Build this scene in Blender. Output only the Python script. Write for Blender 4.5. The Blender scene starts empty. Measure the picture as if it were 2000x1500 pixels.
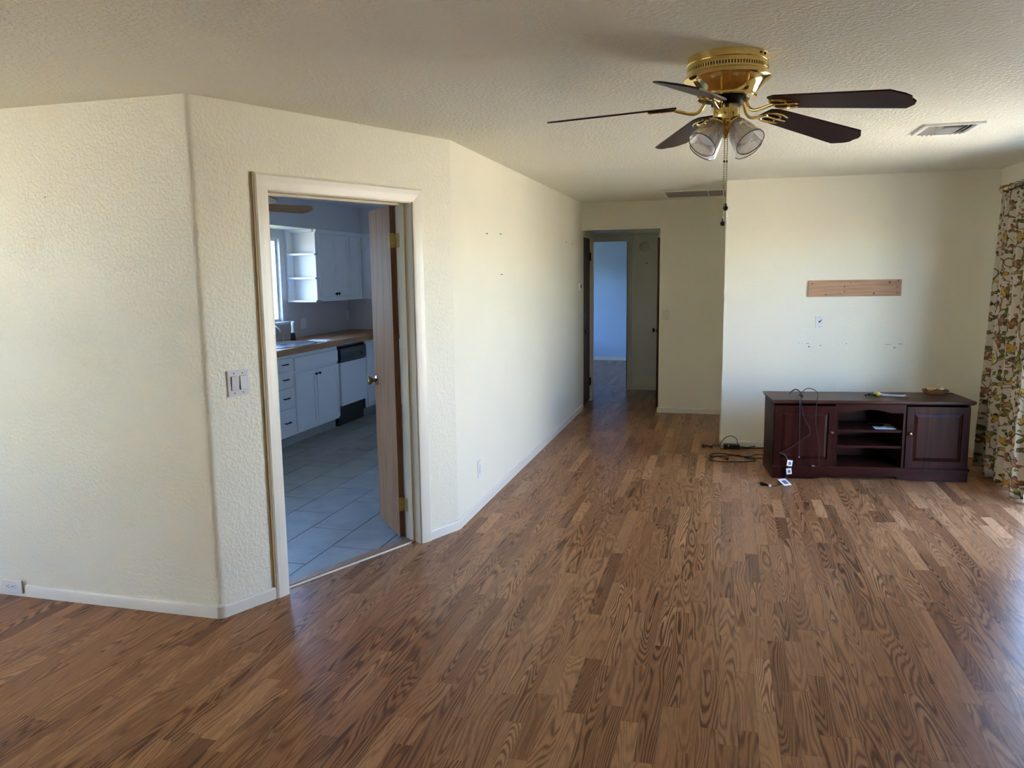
import bpy, bmesh, math, random
import numpy as np
from mathutils import Vector, Matrix

rng = random.Random(7)
SC = bpy.context.scene
COL = SC.collection
PI = math.pi

# ------------------------------------------------------------------ camera
CAM_H = 1.6317
YAW, PITCH, ROLL = 0.2637, 0.1390, -0.0129
FPX = 1534.1
cy_, sy_ = math.cos(YAW), math.sin(YAW)
cp_, sp_ = math.cos(PITCH), math.sin(PITCH)
FWD = Vector((-sy_ * cp_, cy_ * cp_, -sp_))
R0 = Vector((cy_, sy_, 0))
U0 = R0.cross(FWD)
RIGHT = R0 * math.cos(ROLL) + U0 * math.sin(ROLL)
UP = U0 * math.cos(ROLL) - R0 * math.sin(ROLL)
cam_d = bpy.data.cameras.new('camera')
cam_d.sensor_width = 36.0
cam_d.lens = 36.0 * FPX / 2000.0
cam_d.clip_start = 0.05
cam = bpy.data.objects.new('camera', cam_d)
mw = Matrix.Identity(4)
for i in range(3):
    mw[i][0], mw[i][1], mw[i][2] = RIGHT[i], UP[i], -FWD[i]
mw[2][3] = CAM_H
cam.matrix_world = mw
COL.objects.link(cam)
SC.camera = cam

# ------------------------------------------------------------------ world, sun, exposure
SC.view_settings.view_transform = 'Standard'
SC.view_settings.look = 'None'
SC.view_settings.exposure = 3.12
SC.view_settings.gamma = 1.0
SC.view_settings.use_curve_mapping = False
SKY_STRENGTH = 0.8
SUN_STRENGTH = 20.5
SUN_EL, SUN_AZ = math.radians(54), math.radians(-116)     # azimuth from +X, towards -Y
world = bpy.data.worlds.new('world')
SC.world = world
world.use_nodes = True
wn = world.node_tree.nodes
wl = world.node_tree.links
bg = wn['Background']
sky = wn.new('ShaderNodeTexSky')
sky.sky_type = 'NISHITA'
sky.sun_disc = False
sky.sun_elevation = SUN_EL
sky.sun_rotation = PI / 2 - SUN_AZ
sky.altitude = 1200
sky.air_density = 1.0
sky.dust_density = 0.0
sky.ozone_density = 7.0
wl.new(sky.outputs[0], bg.inputs[0])
bg.inputs[1].default_value = SKY_STRENGTH
sun_d = bpy.data.lights.new('sun', 'SUN')
sun_d.energy = SUN_STRENGTH
sun_d.color = (1.0, 0.93, 0.80)
sun_d.angle = 0.009
sun = bpy.data.objects.new('sun', sun_d)
sdir = Vector((math.cos(SUN_EL) * math.cos(SUN_AZ), math.cos(SUN_EL) * math.sin(SUN_AZ), math.sin(SUN_EL)))
sun.rotation_euler = (-sdir).to_track_quat('-Z', 'Y').to_euler()
sun.location = (20, -10, 20)
COL.objects.link(sun)


def portal(loc, direction, w, h):
    d = bpy.data.lights.new('sky_portal', 'AREA')
    d.shape = 'RECTANGLE'
    d.size, d.size_y = w, h
    d.cycles.is_portal = True
    o = bpy.data.objects.new('sky_portal', d)
    o.location = loc
    o.rotation_euler = Vector(direction).to_track_quat('-Z', 'Z').to_euler()
    COL.objects.link(o)
    return o


SC.cycles.diffuse_bounces = 9
SC.cycles.max_bounces = 14
SC.cycles.sample_clamp_indirect = 6.0
SC.cycles.caustics_refractive = False

# ------------------------------------------------------------------ room constants
HC = 2.44
A = Vector((-2.312, 3.116))
B = Vector((-1.625, 4.644))
DT = (B - A).normalized()
DN = Vector((DT.y, -DT.x))          # into the room
DL = (B - A).length
YF = 9.23                            # far wall
YT = 7.50                            # tv wall
XR = 2.196                           # right wall
XL = -6.2
YB = -3.2
WT = 0.13


def dpt(s, off=0.0, z=0.0):
    p = A + DT * s + DN * off
    return Vector((p.x, p.y, z))


# ------------------------------------------------------------------ materials
MATS = {}


def mat(name, color=(.8, .8, .8), rough=.5, metal=0.0, spec=.5, trans=0.0, ior=1.45, coat=0.0):
    m = bpy.data.materials.new(name)
    m.use_nodes = True
    p = m.node_tree.nodes['Principled BSDF']
    p.inputs['Base Color'].default_value = (*color, 1)
    p.inputs['Roughness'].default_value = rough
    p.inputs['Metallic'].default_value = metal
    p.inputs['Specular IOR Level'].default_value = spec
    p.inputs['Transmission Weight'].default_value = trans
    p.inputs['IOR'].default_value = ior
    p.inputs['Coat Weight'].default_value = coat
    MATS[name] = m
    return m


class NG:
    """small node helper"""
    def __init__(s, m):
        s.m, s.t = m, m.node_tree
        s.p = s.t.nodes['Principled BSDF']

    def n(s, kind, **kw):
        nd = s.t.nodes.new(kind)
        for k, v in kw.items():
            if k.startswith('i_'):
                nd.inputs[k[2:].replace('_', ' ')].default_value = v
            else:
                setattr(nd, k, v)
        return nd

    def l(s, a, b):
        s.t.links.new(a, b)

    def math(s, op, a, b=None, c=None, clamp=False):
        nd = s.t.nodes.new('ShaderNodeMath')
        nd.operation = op
        nd.use_clamp = clamp
        for i, v in enumerate((a, b, c)):
            if v is None:
                continue
            if isinstance(v, (int, float)):
                nd.inputs[i].default_value = v
            else:
                s.l(v, nd.inputs[i])
        return nd.outputs[0]

    def vmath(s, op, a, b=None):
        nd = s.t.nodes.new('ShaderNodeVectorMath')
        nd.operation = op
        for i, v in enumerate((a, b)):
            if v is None:
                continue
            if isinstance(v, (tuple, list)):
                nd.inputs[i].default_value = v
            elif isinstance(v, (int, float)):
                nd.inputs['Scale'].default_value = v
            else:
                s.l(v, nd.inputs[i])
        return nd

    def ramp(s, fac, stops, interp='LINEAR'):
        nd = s.t.nodes.new('ShaderNodeValToRGB')
        cr = nd.color_ramp
        cr.interpolation = interp
        while len(cr.elements) < len(stops):
            cr.elements.new(0.5)
        for e, (pos, c) in zip(cr.elements, stops):
            e.position = pos
            e.color = (*c, 1) if len(c) == 3 else c
        s.l(fac, nd.inputs[0])
        return nd.outputs[0]

    def mix(s, fac, a, b, blend='MIX'):
        nd = s.t.nodes.new('ShaderNodeMix')
        nd.data_type = 'RGBA'
        nd.blend_type = blend
        for i, v in zip((0, 6, 7), (fac, a, b)):
            if isinstance(v, (int, float)):
                nd.inputs[i].default_value = v
            elif isinstance(v, tuple):
                nd.inputs[i].default_value = (*v, 1) if len(v) == 3 else v
            else:
                s.l(v, nd.inputs[i])
        return nd.outputs[2]

    def bump(s, height, strength, dist):
        nd = s.n('ShaderNodeBump', i_Strength=strength, i_Distance=dist)
        s.l(height, nd.inputs['Height'])
        s.l(nd.outputs[0], s.p.inputs['Normal'])
        return nd


def wall_paint(name, color, rough, bump_d, scale=48.0):
    m = mat(name, color, rough, spec=.35)
    g = NG(m)
    tc = g.n('ShaderNodeTexCoord')
    n1 = g.n('ShaderNodeTexNoise', i_Scale=scale, i_Detail=3.0, i_Roughness=.55)
    g.l(tc.outputs['Object'], n1.inputs['Vector'])
    lo = g.ramp(n1.outputs[0], [(.42, (0, 0, 0)), (.62, (1, 1, 1))])
    n2 = g.n('ShaderNodeTexNoise', i_Scale=2.3, i_Detail=3.0)
    g.l(tc.outputs['Object'], n2.inputs['Vector'])
    patch = g.ramp(n2.outputs[0], [(.35, (.35, .35, .35)), (.65, (1, 1, 1))])
    h = g.math('MULTIPLY', lo, patch)
    g.bump(h, .9, bump_d)
    tint = g.mix(n2.outputs[0], tuple(c * .96 for c in color), tuple(min(1, c * 1.03) for c in color))
    g.l(tint, g.p.inputs['Base Color'])
    return m


WALL = wall_paint('cream_wall_paint', (.83, .80, .66), .42, .0019, 60.0)
WALLS = wall_paint('smooth_cream_wall_paint', (.83, .80, .66), .45, .0005, 60.0)
CEIL = wall_paint('textured_ceiling_paint', (.80, .78, .65), .55, .0034, 50.0)
KWALL = wall_paint('grey_kitchen_paint', (.60, .585, .595), .5, .001)
BWALL = wall_paint('pale_blue_bedroom_wall', (.52, .62, .78), .5, .001)  # bedroom walls toned pale blue
TRIM = mat('cream_trim_paint', (.78, .75, .64), .32)
TRIM2 = mat('worn_white_baseboard', (.76, .74, .65), .35)
EDGE = mat('bare_wood_casing_edge', (.42, .31, .16), .5)
WHITE = mat('white_plastic', (.78, .77, .74), .3)
PLATE = mat('grey_white_plastic', (.64, .63, .64), .35)
IVORY = mat('ivory_plastic', (.72, .68, .55), .35)
GREYW = mat('white_metal_register', (.75, .74, .70), .4)
BLACKP = mat('black_plastic', (.012, .012, .013), .35)
CABLE = mat('black_cable_rubber', (.010, .010, .011), .4)
BRASS = mat('polished_brass', (.83, .62, .24), .09, 1.0)
g = NG(BRASS)
BRASSD = mat('antique_brass', (.44, .34, .19), .2, 1.0)
HINGE = mat('dull_brass_hinge', (.52, .38, .15), .38, .9)
STEEL = mat('brushed_steel', (.50, .50, .50), .28, 1.0)
DARKST = mat('dark_bronze', (.02, .016, .012), .35, .5)
DARKV = mat('dark_void', (.006, .006, .006), .9)  # near-black colour standing for the shade in hollows
HINGEB = mat('black_hinge', (.012, .01, .01), .5)
KWHITE = mat('white_cabinet_paint', (.76, .76, .77), .35)
DWHITE = mat('white_enamel', (.72, .73, .76), .2)
LEAFB = mat('frosted_bulb', (.82, .80, .78), .35)
SUBF = mat('subfloor', (.10, .07, .05), .8)
GROUT = mat('grout_dark', (.05, .048, .048), .9)
PAPER = mat('white_paper', (.72, .72, .72), .6)
YEL = mat('yellow_plastic', (.72, .58, .06), .3)
LILAC = mat('dark_disc', (.01, .01, .014), .2)
CONC = mat('sunlit_concrete', (.43, .385, .31), .9)
STUCCO = mat('light_block_stucco', (.70, .645, .54), .9)  # for the unseen walls added to shape the light
LAWN = mat('dark_lawn', (.05, .07, .03), .95)
ROOFM = mat('roof_shingle', (.10, .09, .08), .9)
BUFF = mat('dried_leaf', (.60, .38, .16), .7)
BUFF2 = mat('pale_shell', (.55, .50, .42), .5)
GRILL = mat('grey_grille', (.34, .31, .28), .6)
KNOBM = mat('aged_bronze_knob', (.16, .11, .06), .25, 1.0)
JAMBM = mat('yellowed_jamb_paint', (.68, .60, .43), .4)
RIMG = mat('dark_glass_rim', (.16, .15, .13), .15)
RED = mat('red_rubber', (.30, .06, .03), .5)
MARK = mat('dark_mark', (.06, .05, .045), .8)
SPOT = mat('grey_mark', (.40, .37, .30), .8)
PRINT = mat('grey_print', (.12, .12, .20), .6)
SOAP = mat('dark_soap_liquid', (.03, .012, .012), .15)
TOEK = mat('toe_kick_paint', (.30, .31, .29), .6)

# thin window glass
GLASS = bpy.data.materials.new('window_glass')
GLASS.use_nodes = True
nt = GLASS.node_tree
nt.nodes.clear()
_o = nt.nodes.new('ShaderNodeOutputMaterial')
_mx = nt.nodes.new('ShaderNodeMixShader')
_tr = nt.nodes.new('ShaderNodeBsdfTransparent')
_gl = nt.nodes.new('ShaderNodeBsdfGlossy')
_gl.inputs['Roughness'].default_value = 0.02
_mx.inputs[0].default_value = 0.06
nt.links.new(_tr.outputs[0], _mx.inputs[1])
nt.links.new(_gl.outputs[0], _mx.inputs[2])
nt.links.new(_mx.outputs[0], _o.inputs[0])

# ribbed lamp glass
SHADE = bpy.data.materials.new('ribbed_lamp_glass')
SHADE.use_nodes = True
nt = SHADE.node_tree
nt.nodes.clear()
_o = nt.nodes.new('ShaderNodeOutputMaterial')
_mx = nt.nodes.new('ShaderNodeMixShader')
_mx2 = nt.nodes.new('ShaderNodeMixShader')
_tr = nt.nodes.new('ShaderNodeBsdfTransparent')
_tr.inputs[0].default_value = (.93, .92, .91, 1)
_gl = nt.nodes.new('ShaderNodeBsdfGlossy')
_gl.inputs['Roughness'].default_value = 0.12
_df = nt.nodes.new('ShaderNodeBsdfTranslucent')
_df.inputs[0].default_value = (.75, .74, .72, 1)
_lw = nt.nodes.new('ShaderNodeLayerWeight')
_lw.inputs[0].default_value = .30
nt.links.new(_lw.outputs['Facing'], _mx.inputs[0])
_mx2.inputs[0].default_value = .10
nt.links.new(_tr.outputs[0], _mx2.inputs[1])
nt.links.new(_df.outputs[0], _mx2.inputs[2])
nt.links.new(_mx2.outputs[0], _mx.inputs[1])
nt.links.new(_gl.outputs[0], _mx.inputs[2])
nt.links.new(_mx.outputs[0], _o.inputs[0])


def wood(name, light, dark, axis='Y', rough=.4, scale=1.0, rings=9.0, coat=0.0, spec=.5):
    """object-space plain wood, grain along axis"""
    m = mat(name, light, rough, coat=coat, spec=spec)
    g = NG(m)
    tc = g.n('ShaderNodeTexCoord')
    sc = {'X': (1.2, 14, 14), 'Y': (14, 1.2, 14), 'Z': (14, 14, 1.2)}[axis]
    mp = g.n('ShaderNodeMapping')
    mp.inputs['Scale'].default_value = tuple(v * scale for v in sc)
    g.l(tc.outputs['Object'], mp.inputs[0])
    n = g.n('ShaderNodeTexNoise', i_Scale=1.0, i_Detail=2.0, i_Roughness=.4)
    g.l(mp.outputs[0], n.inputs['Vector'])
    w = g.math('SINE', g.math('MULTIPLY', n.outputs[0], rings * 6.28))
    w = g.math('MULTIPLY_ADD', w, .5, .5)
    mp2 = g.n('ShaderNodeMapping')
    mp2.inputs['Scale'].default_value = tuple(v * scale * 9 for v in sc)
    g.l(tc.outputs['Object'], mp2.inputs[0])
    n2 = g.n('ShaderNodeTexNoise', i_Scale=1.0, i_Detail=3.0)
    g.l(mp2.outputs[0], n2.inputs['Vector'])
    f = g.math('ADD', g.math('MULTIPLY', w, .45), g.math('MULTIPLY', n2.outputs[0], .7))
    c = g.ramp(f, [(.2, dark), (.85, light)])
    g.l(c, g.p.inputs['Base Color'])
    return m


DOORW = wood('veneer_door_wood', (.33, .17, .080), (.225, .108, .046), 'Z', .55, .6, 4, spec=.18)
DOORE = wood('door_edge_wood', (.20, .085, .03), (.13, .05, .02), 'Z', .5)
DOORD = wood('dark_door_wood', (.12, .045, .017), (.065, .025, .010), 'Z', .4, .6, 4, spec=.2)
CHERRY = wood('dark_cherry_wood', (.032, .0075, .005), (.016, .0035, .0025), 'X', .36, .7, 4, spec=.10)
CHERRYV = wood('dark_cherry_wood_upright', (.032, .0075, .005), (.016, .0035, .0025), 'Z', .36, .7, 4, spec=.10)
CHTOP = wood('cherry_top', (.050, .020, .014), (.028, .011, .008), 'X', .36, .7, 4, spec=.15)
BLADE = wood('mahogany_blade', (.044, .013, .010), (.022, .007, .006), 'X', .33, .8, 4, spec=.32)
OAKB = wood('oak_blade', (.40, .21, .09), (.27, .13, .055), 'X', .45, .8, 4)
BUTCH = wood('butcher_block', (.46, .215, .08), (.30, .13, .045), 'Y', .35, .9, 4)
BOARD = wood('fir_board', (.50, .30, .18), (.38, .21, .12), 'X', .6, .8, 7)
THRESH = wood('threshold_wood', (.32, .18, .10), (.22, .12, .06), 'Y', .4)


def plank_material():
    m = mat('laminate_oak', (.3, .18, .1), .33, spec=.18)
    g = NG(m)
    uv = g.n('ShaderNodeUVMap', uv_map='plank')
    at = g.n('ShaderNodeAttribute', attribute_name='rnd')
    sx = g.n('ShaderNodeSeparateColor')
    g.l(at.outputs['Color'], sx.inputs[0])
    r1, r2, r3 = sx.outputs[0], sx.outputs[1], sx.outputs[2]
    s = g.n('ShaderNodeSeparateXYZ')
    g.l(uv.outputs[0], s.inputs[0])
    u, v = s.outputs[0], s.outputs[1]
    # cathedral grain: contour lines of a smooth, stretched height field
    cx = g.n('ShaderNodeCombineXYZ')
    g.l(g.math('MULTIPLY', u, 11.0), cx.inputs[0])
    g.l(g.math('MULTIPLY', v, 1.15), cx.inputs[1])
    g.l(g.math('MULTIPLY', r1, 60.0), cx.inputs[2])
    n1 = g.n('ShaderNodeTexNoise', i_Scale=1.0, i_Detail=1.7, i_Roughness=.40, i_Distortion=.2)
    g.l(cx.outputs[0], n1.inputs['Vector'])
    # add a parabolic profile so the contours close as arches
    du = g.math('SUBTRACT', u, g.math('MULTIPLY', r3, .07))
    par = g.math('MULTIPLY', g.math('MULTIPLY', du, du), 190.0)
    fld = g.math('ADD', g.math('MULTIPLY', n1.outputs[0], 1.55), g.math('MULTIPLY', par, g.math('MULTIPLY_ADD', r2, 1.1, -.15)))
    fld = g.math('ADD', fld, g.math('MULTIPLY', v, g.math('MULTIPLY_ADD', r3, 1.8, -.9)))
    ph = g.math('MULTIPLY', fld, g.math('MULTIPLY_ADD', r1, 45.0, 38.0))
    ln = g.math('MULTIPLY_ADD', g.math('SINE', ph), .5, .5)
    ln = g.math('POWER', ln, 1.6)
    # fine pores
    c2 = g.n('ShaderNodeCombineXYZ')
    g.l(g.math('MULTIPLY', u, 420.0), c2.inputs[0])
    g.l(g.math('MULTIPLY', v, 22.0), c2.inputs[1])
    g.l(g.math('MULTIPLY', r2, 50.0), c2.inputs[2])
    n2 = g.n('ShaderNodeTexNoise', i_Scale=1.0, i_Detail=2.0)
    g.l(c2.outputs[0], n2.inputs['Vector'])
    # broad tone along the strip
    c3 = g.n('ShaderNodeCombineXYZ')
    g.l(g.math('MULTIPLY', u, 30.0), c3.inputs[0])
    g.l(g.math('MULTIPLY', v, 3.0), c3.inputs[1])
    g.l(g.math('MULTIPLY', r3, 50.0), c3.inputs[2])
    n3 = g.n('ShaderNodeTexNoise', i_Scale=1.0, i_Detail=1.0)
    g.l(c3.outputs[0], n3.inputs['Vector'])
    grainy = g.math('MULTIPLY_ADD', r2, .80, .30)             # some strips are nearly plain
    tone = g.ramp(r3, [(0.0, (.235, .102, .043)), (.35, (.335, .156, .066)), (.7, (.42, .21, .093)), (1.0, (.54, .295, .14))])
    darkc = g.mix(1.0, tone, (.34, .27, .23), 'MULTIPLY')
    lnf = g.math('MULTIPLY', g.math('MULTIPLY', ln, grainy), g.math('MULTIPLY_ADD', n3.outputs[0], 1.5, .25), clamp=True)
    col = g.mix(lnf, tone, darkc)
    pf = g.ramp(n2.outputs[0], [(.3, (.78, .76, .74)), (.7, (1.12, 1.12, 1.12))])
    col = g.mix(.9, col, pf, 'MULTIPLY')
    g.l(col, g.p.inputs['Base Color'])
    g.l(g.math('MULTIPLY_ADD', n3.outputs[0], .10, .25), g.p.inputs['Roughness'])
    g.bump(n2.outputs[0], .06, .001)
    return m


PLANK = plank_material()


def tile_material():
    m = mat('grey_ceramic_tile', (.25, .25, .25), .45, spec=.4)
    g = NG(m)
    tc = g.n('ShaderNodeTexCoord')
    n = g.n('ShaderNodeTexNoise', i_Scale=5.0, i_Detail=5.0, i_Roughness=.6)
    g.l(tc.outputs['Object'], n.inputs['Vector'])
    c = g.ramp(n.outputs[0], [(.3, (.20, .20, .195)), (.7, (.29, .285, .275))])
    g.l(c, g.p.inputs['Base Color'])
    return m


TILE = tile_material()


def curtain_material():
    m = mat('floral_print_fabric', (.7, .66, .55), .85, spec=.15)
    g = NG(m)
    uv = g.n('ShaderNodeUVMap', uv_map='cloth')
    base = (.60, .53, .42)
    col = None

    def warp(vec, sc, amt):
        n = g.n('ShaderNodeTexNoise', i_Scale=sc, i_Detail=1.0)
        g.l(vec, n.inputs['Vector'])
        off = g.vmath('SUBTRACT', n.outputs['Color'], (.5, .5, .5))
        s = g.vmath('SCALE', off.outputs[0], amt)
        return g.vmath('ADD', vec, s.outputs[0]).outputs[0]

    flat = g.vmath('MULTIPLY', uv.outputs[0], (1, 1, 0)).outputs[0]
    # vines
    nv = g.n('ShaderNodeTexNoise', i_Scale=4.5, i_Detail=.5)
    g.l(flat, nv.inputs['Vector'])
    vine = g.math('ABSOLUTE', g.math('SUBTRACT', g.math('FRACT', g.math('MULTIPLY', nv.outputs[0], 5.0)), .5))
    vine = g.math('LESS_THAN', vine, .035)
    col = g.mix(vine, base, (.13, .12, .045))

    def blobs(prev, scale, rad, petals, amp, stops, shift, sharp):
        vec = g.vmath('ADD', flat, (shift, shift * .7, 0)).outputs[0]
        vec = warp(vec, 14.0, .02)
        sv = g.vmath('SCALE', vec, scale).outputs[0]
        vo = g.n('ShaderNodeTexVoronoi', voronoi_dimensions='2D', i_Scale=1.0, i_Randomness=.85)
        g.l(sv, vo.inputs['Vector'])
        rel = g.vmath('SUBTRACT', sv, vo.outputs['Position']).outputs[0]
        s = g.n('ShaderNodeSeparateXYZ')
        g.l(rel, s.inputs[0])
        sc = g.n('ShaderNodeSeparateColor')
        g.l(vo.outputs['Color'], sc.inputs[0])
        ang = g.math('ADD', g.math('ARCTAN2', s.outputs[1], s.outputs[0]), g.math('MULTIPLY', sc.outputs[0], 6.28))
        lob = g.math('COSINE', g.math('MULTIPLY', ang, petals))
        r = g.math('MULTIPLY_ADD', g.math('POWER', g.math('MULTIPLY_ADD', lob, .5, .5), sharp), amp, rad)
        t = g.math('DIVIDE', vo.outputs['Distance'], r)
        out = g.math('LESS_THAN', t, 1.12)
        ins = g.math('LESS_THAN', t, .93)
        hue = g.ramp(sc.outputs[1], stops, 'CONSTANT')
        inner = g.math('LESS_THAN', t, .42)
        hue2 = g.mix(g.math('MULTIPLY', inner, .55), hue, (.55, .40, .12))
        c = g.mix(out, prev, (.07, .055, .03))
        return g.mix(ins, c, hue2)

    leafc = [(0, (.11, .12, .045)), (.35, (.19, .18, .07)), (.6, (.46, .31, .07)), (.8, (.08, .10, .045))]
    flowc = [(0, (.52, .31, .06)), (.3, (.48, .37, .11)), (.5, (.27, .10, .06)), (.7, (.33, .16, .11)), (.85, (.17, .17, .07))]
    col = blobs(col, 10.5, .08, 2.0, .32, leafc, 3.1, 2.0)
    col = blobs(col, 7.2, .12, 4.0, .17, flowc, 7.7, 1.0)
    col = blobs(col, 17.0, .11, 3.0, .05, [(0, (.30, .10, .05)), (.5, (.15, .14, .05))], 11.3, 1.0)
    g.l(col, g.p.inputs['Base Color'])
    # light comes through the cloth
    tl = g.n('ShaderNodeBsdfTranslucent')
    g.l(col, tl.inputs[0])
    mx = g.n('ShaderNodeMixShader')
    mx.inputs[0].default_value = .13
    out = g.t.nodes['Material Output']
    g.l(g.p.outputs[0], mx.inputs[1])
    g.l(tl.outputs[0], mx.inputs[2])
    g.l(mx.outputs[0], out.inputs[0])
    return m


FABRIC = curtain_material()

# ------------------------------------------------------------------ mesh helpers


def box(bm, x0, x1, y0, y1, z0, z1, mtx=None):
    vs = [bm.verts.new((x, y, z)) for z in (z0, z1) for y in (y0, y1) for x in (x0, x1)]
    for f in ((0, 2, 3, 1), (4, 5, 7, 6), (0, 1, 5, 4), (2, 6, 7, 3), (0, 4, 6, 2), (1, 3, 7, 5)):
        bm.faces.new([vs[i] for i in f])
    if mtx is not None:
        for v in vs:
            v.co = mtx @ v.co
    return vs


def prism(bm, pts, a0, a1, axis='Z', mtx=None):
    """extrude a 2-D polygon along an axis; pts in the two other axes, in order"""
    def P(p, a):
        return {'Z': (p[0], p[1], a), 'Y': (p[0], a, p[1]), 'X': (a, p[0], p[1])}[axis]
    lo = [bm.verts.new(P(p, a0)) for p in pts]
    hi = [bm.verts.new(P(p, a1)) for p in pts]
    n = len(pts)
    bm.faces.new(lo[::-1])
    bm.faces.new(hi)
    for i in range(n):
        bm.faces.new((lo[i], lo[(i + 1) % n], hi[(i + 1) % n], hi[i]))
    if mtx is not None:
        for v in lo + hi:
            v.co = mtx @ v.co
    return lo + hi


def lathe(bm, prof, seg=40, mtx=None, closed=False, rib=None):
    """revolve (r, z) profile about Z"""
    rings = []
    vs = []
    for (r, z) in prof:
        ring = []
        for k in range(seg):
            a = 2 * PI * k / seg
            rr = r * (1 + (rib * (1 if k % 2 else -1) if rib else 0))
            v = bm.verts.new((rr * math.cos(a), rr * math.sin(a), z))
            ring.append(v)
            vs.append(v)
        rings.append(ring)
    m = len(rings)
    for i in range(m if closed else m - 1):
        a, b = rings[i], rings[(i + 1) % m]
        for k in range(seg):
            bm.faces.new((a[k], a[(k + 1) % seg], b[(k + 1) % seg], b[k]))
    if not closed:
        if prof[0][0] > 1e-4:
            bm.faces.new(rings[0][::-1])
        if prof[-1][0] > 1e-4:
            bm.faces.new(rings[-1])
    if mtx is not None:
        for v in vs:
            v.co = mtx @ v.co
    return vs


def smooth_path(pts, n=8):
    pts = [Vector(p) for p in pts]
    if len(pts) < 3:
        return pts
    out = []
    P = [pts[0] * 2 - pts[1]] + pts + [pts[-1] * 2 - pts[-2]]
    for i in range(1, len(P) - 2):
        p0, p1, p2, p3 = P[i - 1:i + 3]
        for k in range(n):
            t = k / n
            out.append(.5 * ((2 * p1) + (p2 - p0) * t + (2 * p0 - 5 * p1 + 4 * p2 - p3) * t * t + (3 * p1 - p0 - 3 * p2 + p3) * t ** 3))
    out.append(pts[-1])
    return out


def tube(bm, pts, r, seg=8, n=8, smooth=True, flat=1.0):
    path = smooth_path(pts, n) if smooth else [Vector(p) for p in pts]
    rad = r if callable(r) else (lambda t: r)
    prev = None
    rings = []
    up = Vector((0, 0, 1))
    for i, p in enumerate(path):
        d = (path[min(i + 1, len(path) - 1)] - path[max(i - 1, 0)])
        if d.length < 1e-9:
            d = Vector((0, 0, 1))
        d.normalize()
        if prev is None:
            x = d.cross(up)
            if x.length < 1e-3:
                x = d.cross(Vector((1, 0, 0)))
        else:
            x = prev - d * prev.dot(d)
        x.normalize()
        prev = x
        y = d.cross(x)
        t = i / max(1, len(path) - 1)
        rings.append([bm.verts.new(p + (x * math.cos(2 * PI * k / seg) + y * math.sin(2 * PI * k / seg) * flat) * rad(t)) for k in range(seg)])
    for a, b in zip(rings, rings[1:]):
        for k in range(seg):
            bm.faces.new((a[k], a[(k + 1) % seg], b[(k + 1) % seg], b[k]))
    bm.faces.new(rings[0][::-1])
    bm.faces.new(rings[-1])


def ball(bm, c, r, seg=12, sz=1.0):
    n = max(4, seg // 2)
    prof = [(r * math.sin(PI * i / n), -r * sz * math.cos(PI * i / n)) for i in range(n + 1)]
    prof[0] = (1e-5, prof[0][1])
    prof[-1] = (1e-5, prof[-1][1])
    lathe(bm, prof, seg, Matrix.Translation(c))


def obj(name, bm, m, parent=None, loc=None, rotz=0.0, smooth=False, bevel=0.0, rot=None):
    me = bpy.data.meshes.new(name)
    bmesh.ops.remove_doubles(bm, verts=bm.verts, dist=1e-6)
    bmesh.ops.recalc_face_normals(bm, faces=bm.faces)
    bm.to_mesh(me)
    bm.free()
    me.materials.append(m)
    o = bpy.data.objects.new(name, me)
    COL.objects.link(o)
    if parent is not None:
        o.parent = parent
    if name in ('screw_heads', 'slots', 'screw_holes', 'prongs', 'vent_bars', 'pull_chain', 'print'):
        o['kind'] = 'stuff'        # too small to pick apart
    if loc is not None:
        o.location = loc
    if rot is not None:
        o.rotation_euler = rot
    elif rotz:
        o.rotation_euler = (0, 0, rotz)
    if smooth:
        for p in me.polygons:
            p.use_smooth = True
        try:
            me.set_sharp_from_angle(angle=math.radians(38))
        except Exception:
            pass
    if bevel:
        md = o.modifiers.new('bevel', 'BEVEL')
        md.width = bevel
        md.segments = 2
        md.limit_method = 'ANGLE'
    return o


def tag(o, label, cat, group=None):
    o['label'] = label
    o['category'] = cat
    if group:
        o['group'] = group
    return o


def thing(name, label, cat, loc=(0, 0, 0), rotz=0.0, group=None):
    o = bpy.data.objects.new(name, None)
    o.empty_display_size = .1
    COL.objects.link(o)
    o.location = loc
    o.rotation_euler = (0, 0, rotz)
    return tag(o, label, cat, group)


def struct(name, bm, m, parent=None, **kw):
    o = obj(name, bm, m, parent, **kw)
    if parent is None:
        o['kind'] = 'structure'
    return o


def NB():
    return bmesh.new()


def frame_mtx(origin, xdir, ydir):
    """local x, y (in plan) -> world; z up"""
    m = Matrix.Identity(4)
    x, y = Vector((*xdir, 0)), Vector((*ydir, 0))
    for i in range(3):
        m[i][0], m[i][1] = x[i], y[i]
    m[0][3], m[1][3], m[2][3] = origin[0], origin[1], (origin[2] if len(origin) > 2 else 0)
    return m


def wall_run(bm, mtx, L0, L1, th, H, openings, z0=0.0):
    """wall in local frame: x along, y = -th..0 behind the face at y=0"""
    cuts = sorted(openings)
    x = L0
    for (a, b, za, zb) in cuts:
        if a > x:
            box(bm, x, a, -th, 0, z0, H, mtx)
        if za > z0:
            box(bm, a, b, -th, 0, z0, za, mtx)
        if zb < H:
            box(bm, a, b, -th, 0, zb, H, mtx)
        x = b
    if x < L1:
        box(bm, x, L1, -th, 0, z0, H, mtx)


# ================================================================== STRUCTURE
MD = frame_mtx((A.x, A.y), DT, DN)           # diagonal wall frame: x = s, y = into room
RC = .03                                     # rounded corner radius
turn = math.acos(max(-1, min(1, Vector((1, 0)).dot(DT))))
tl_ = RC * math.tan(turn / 2)
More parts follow.
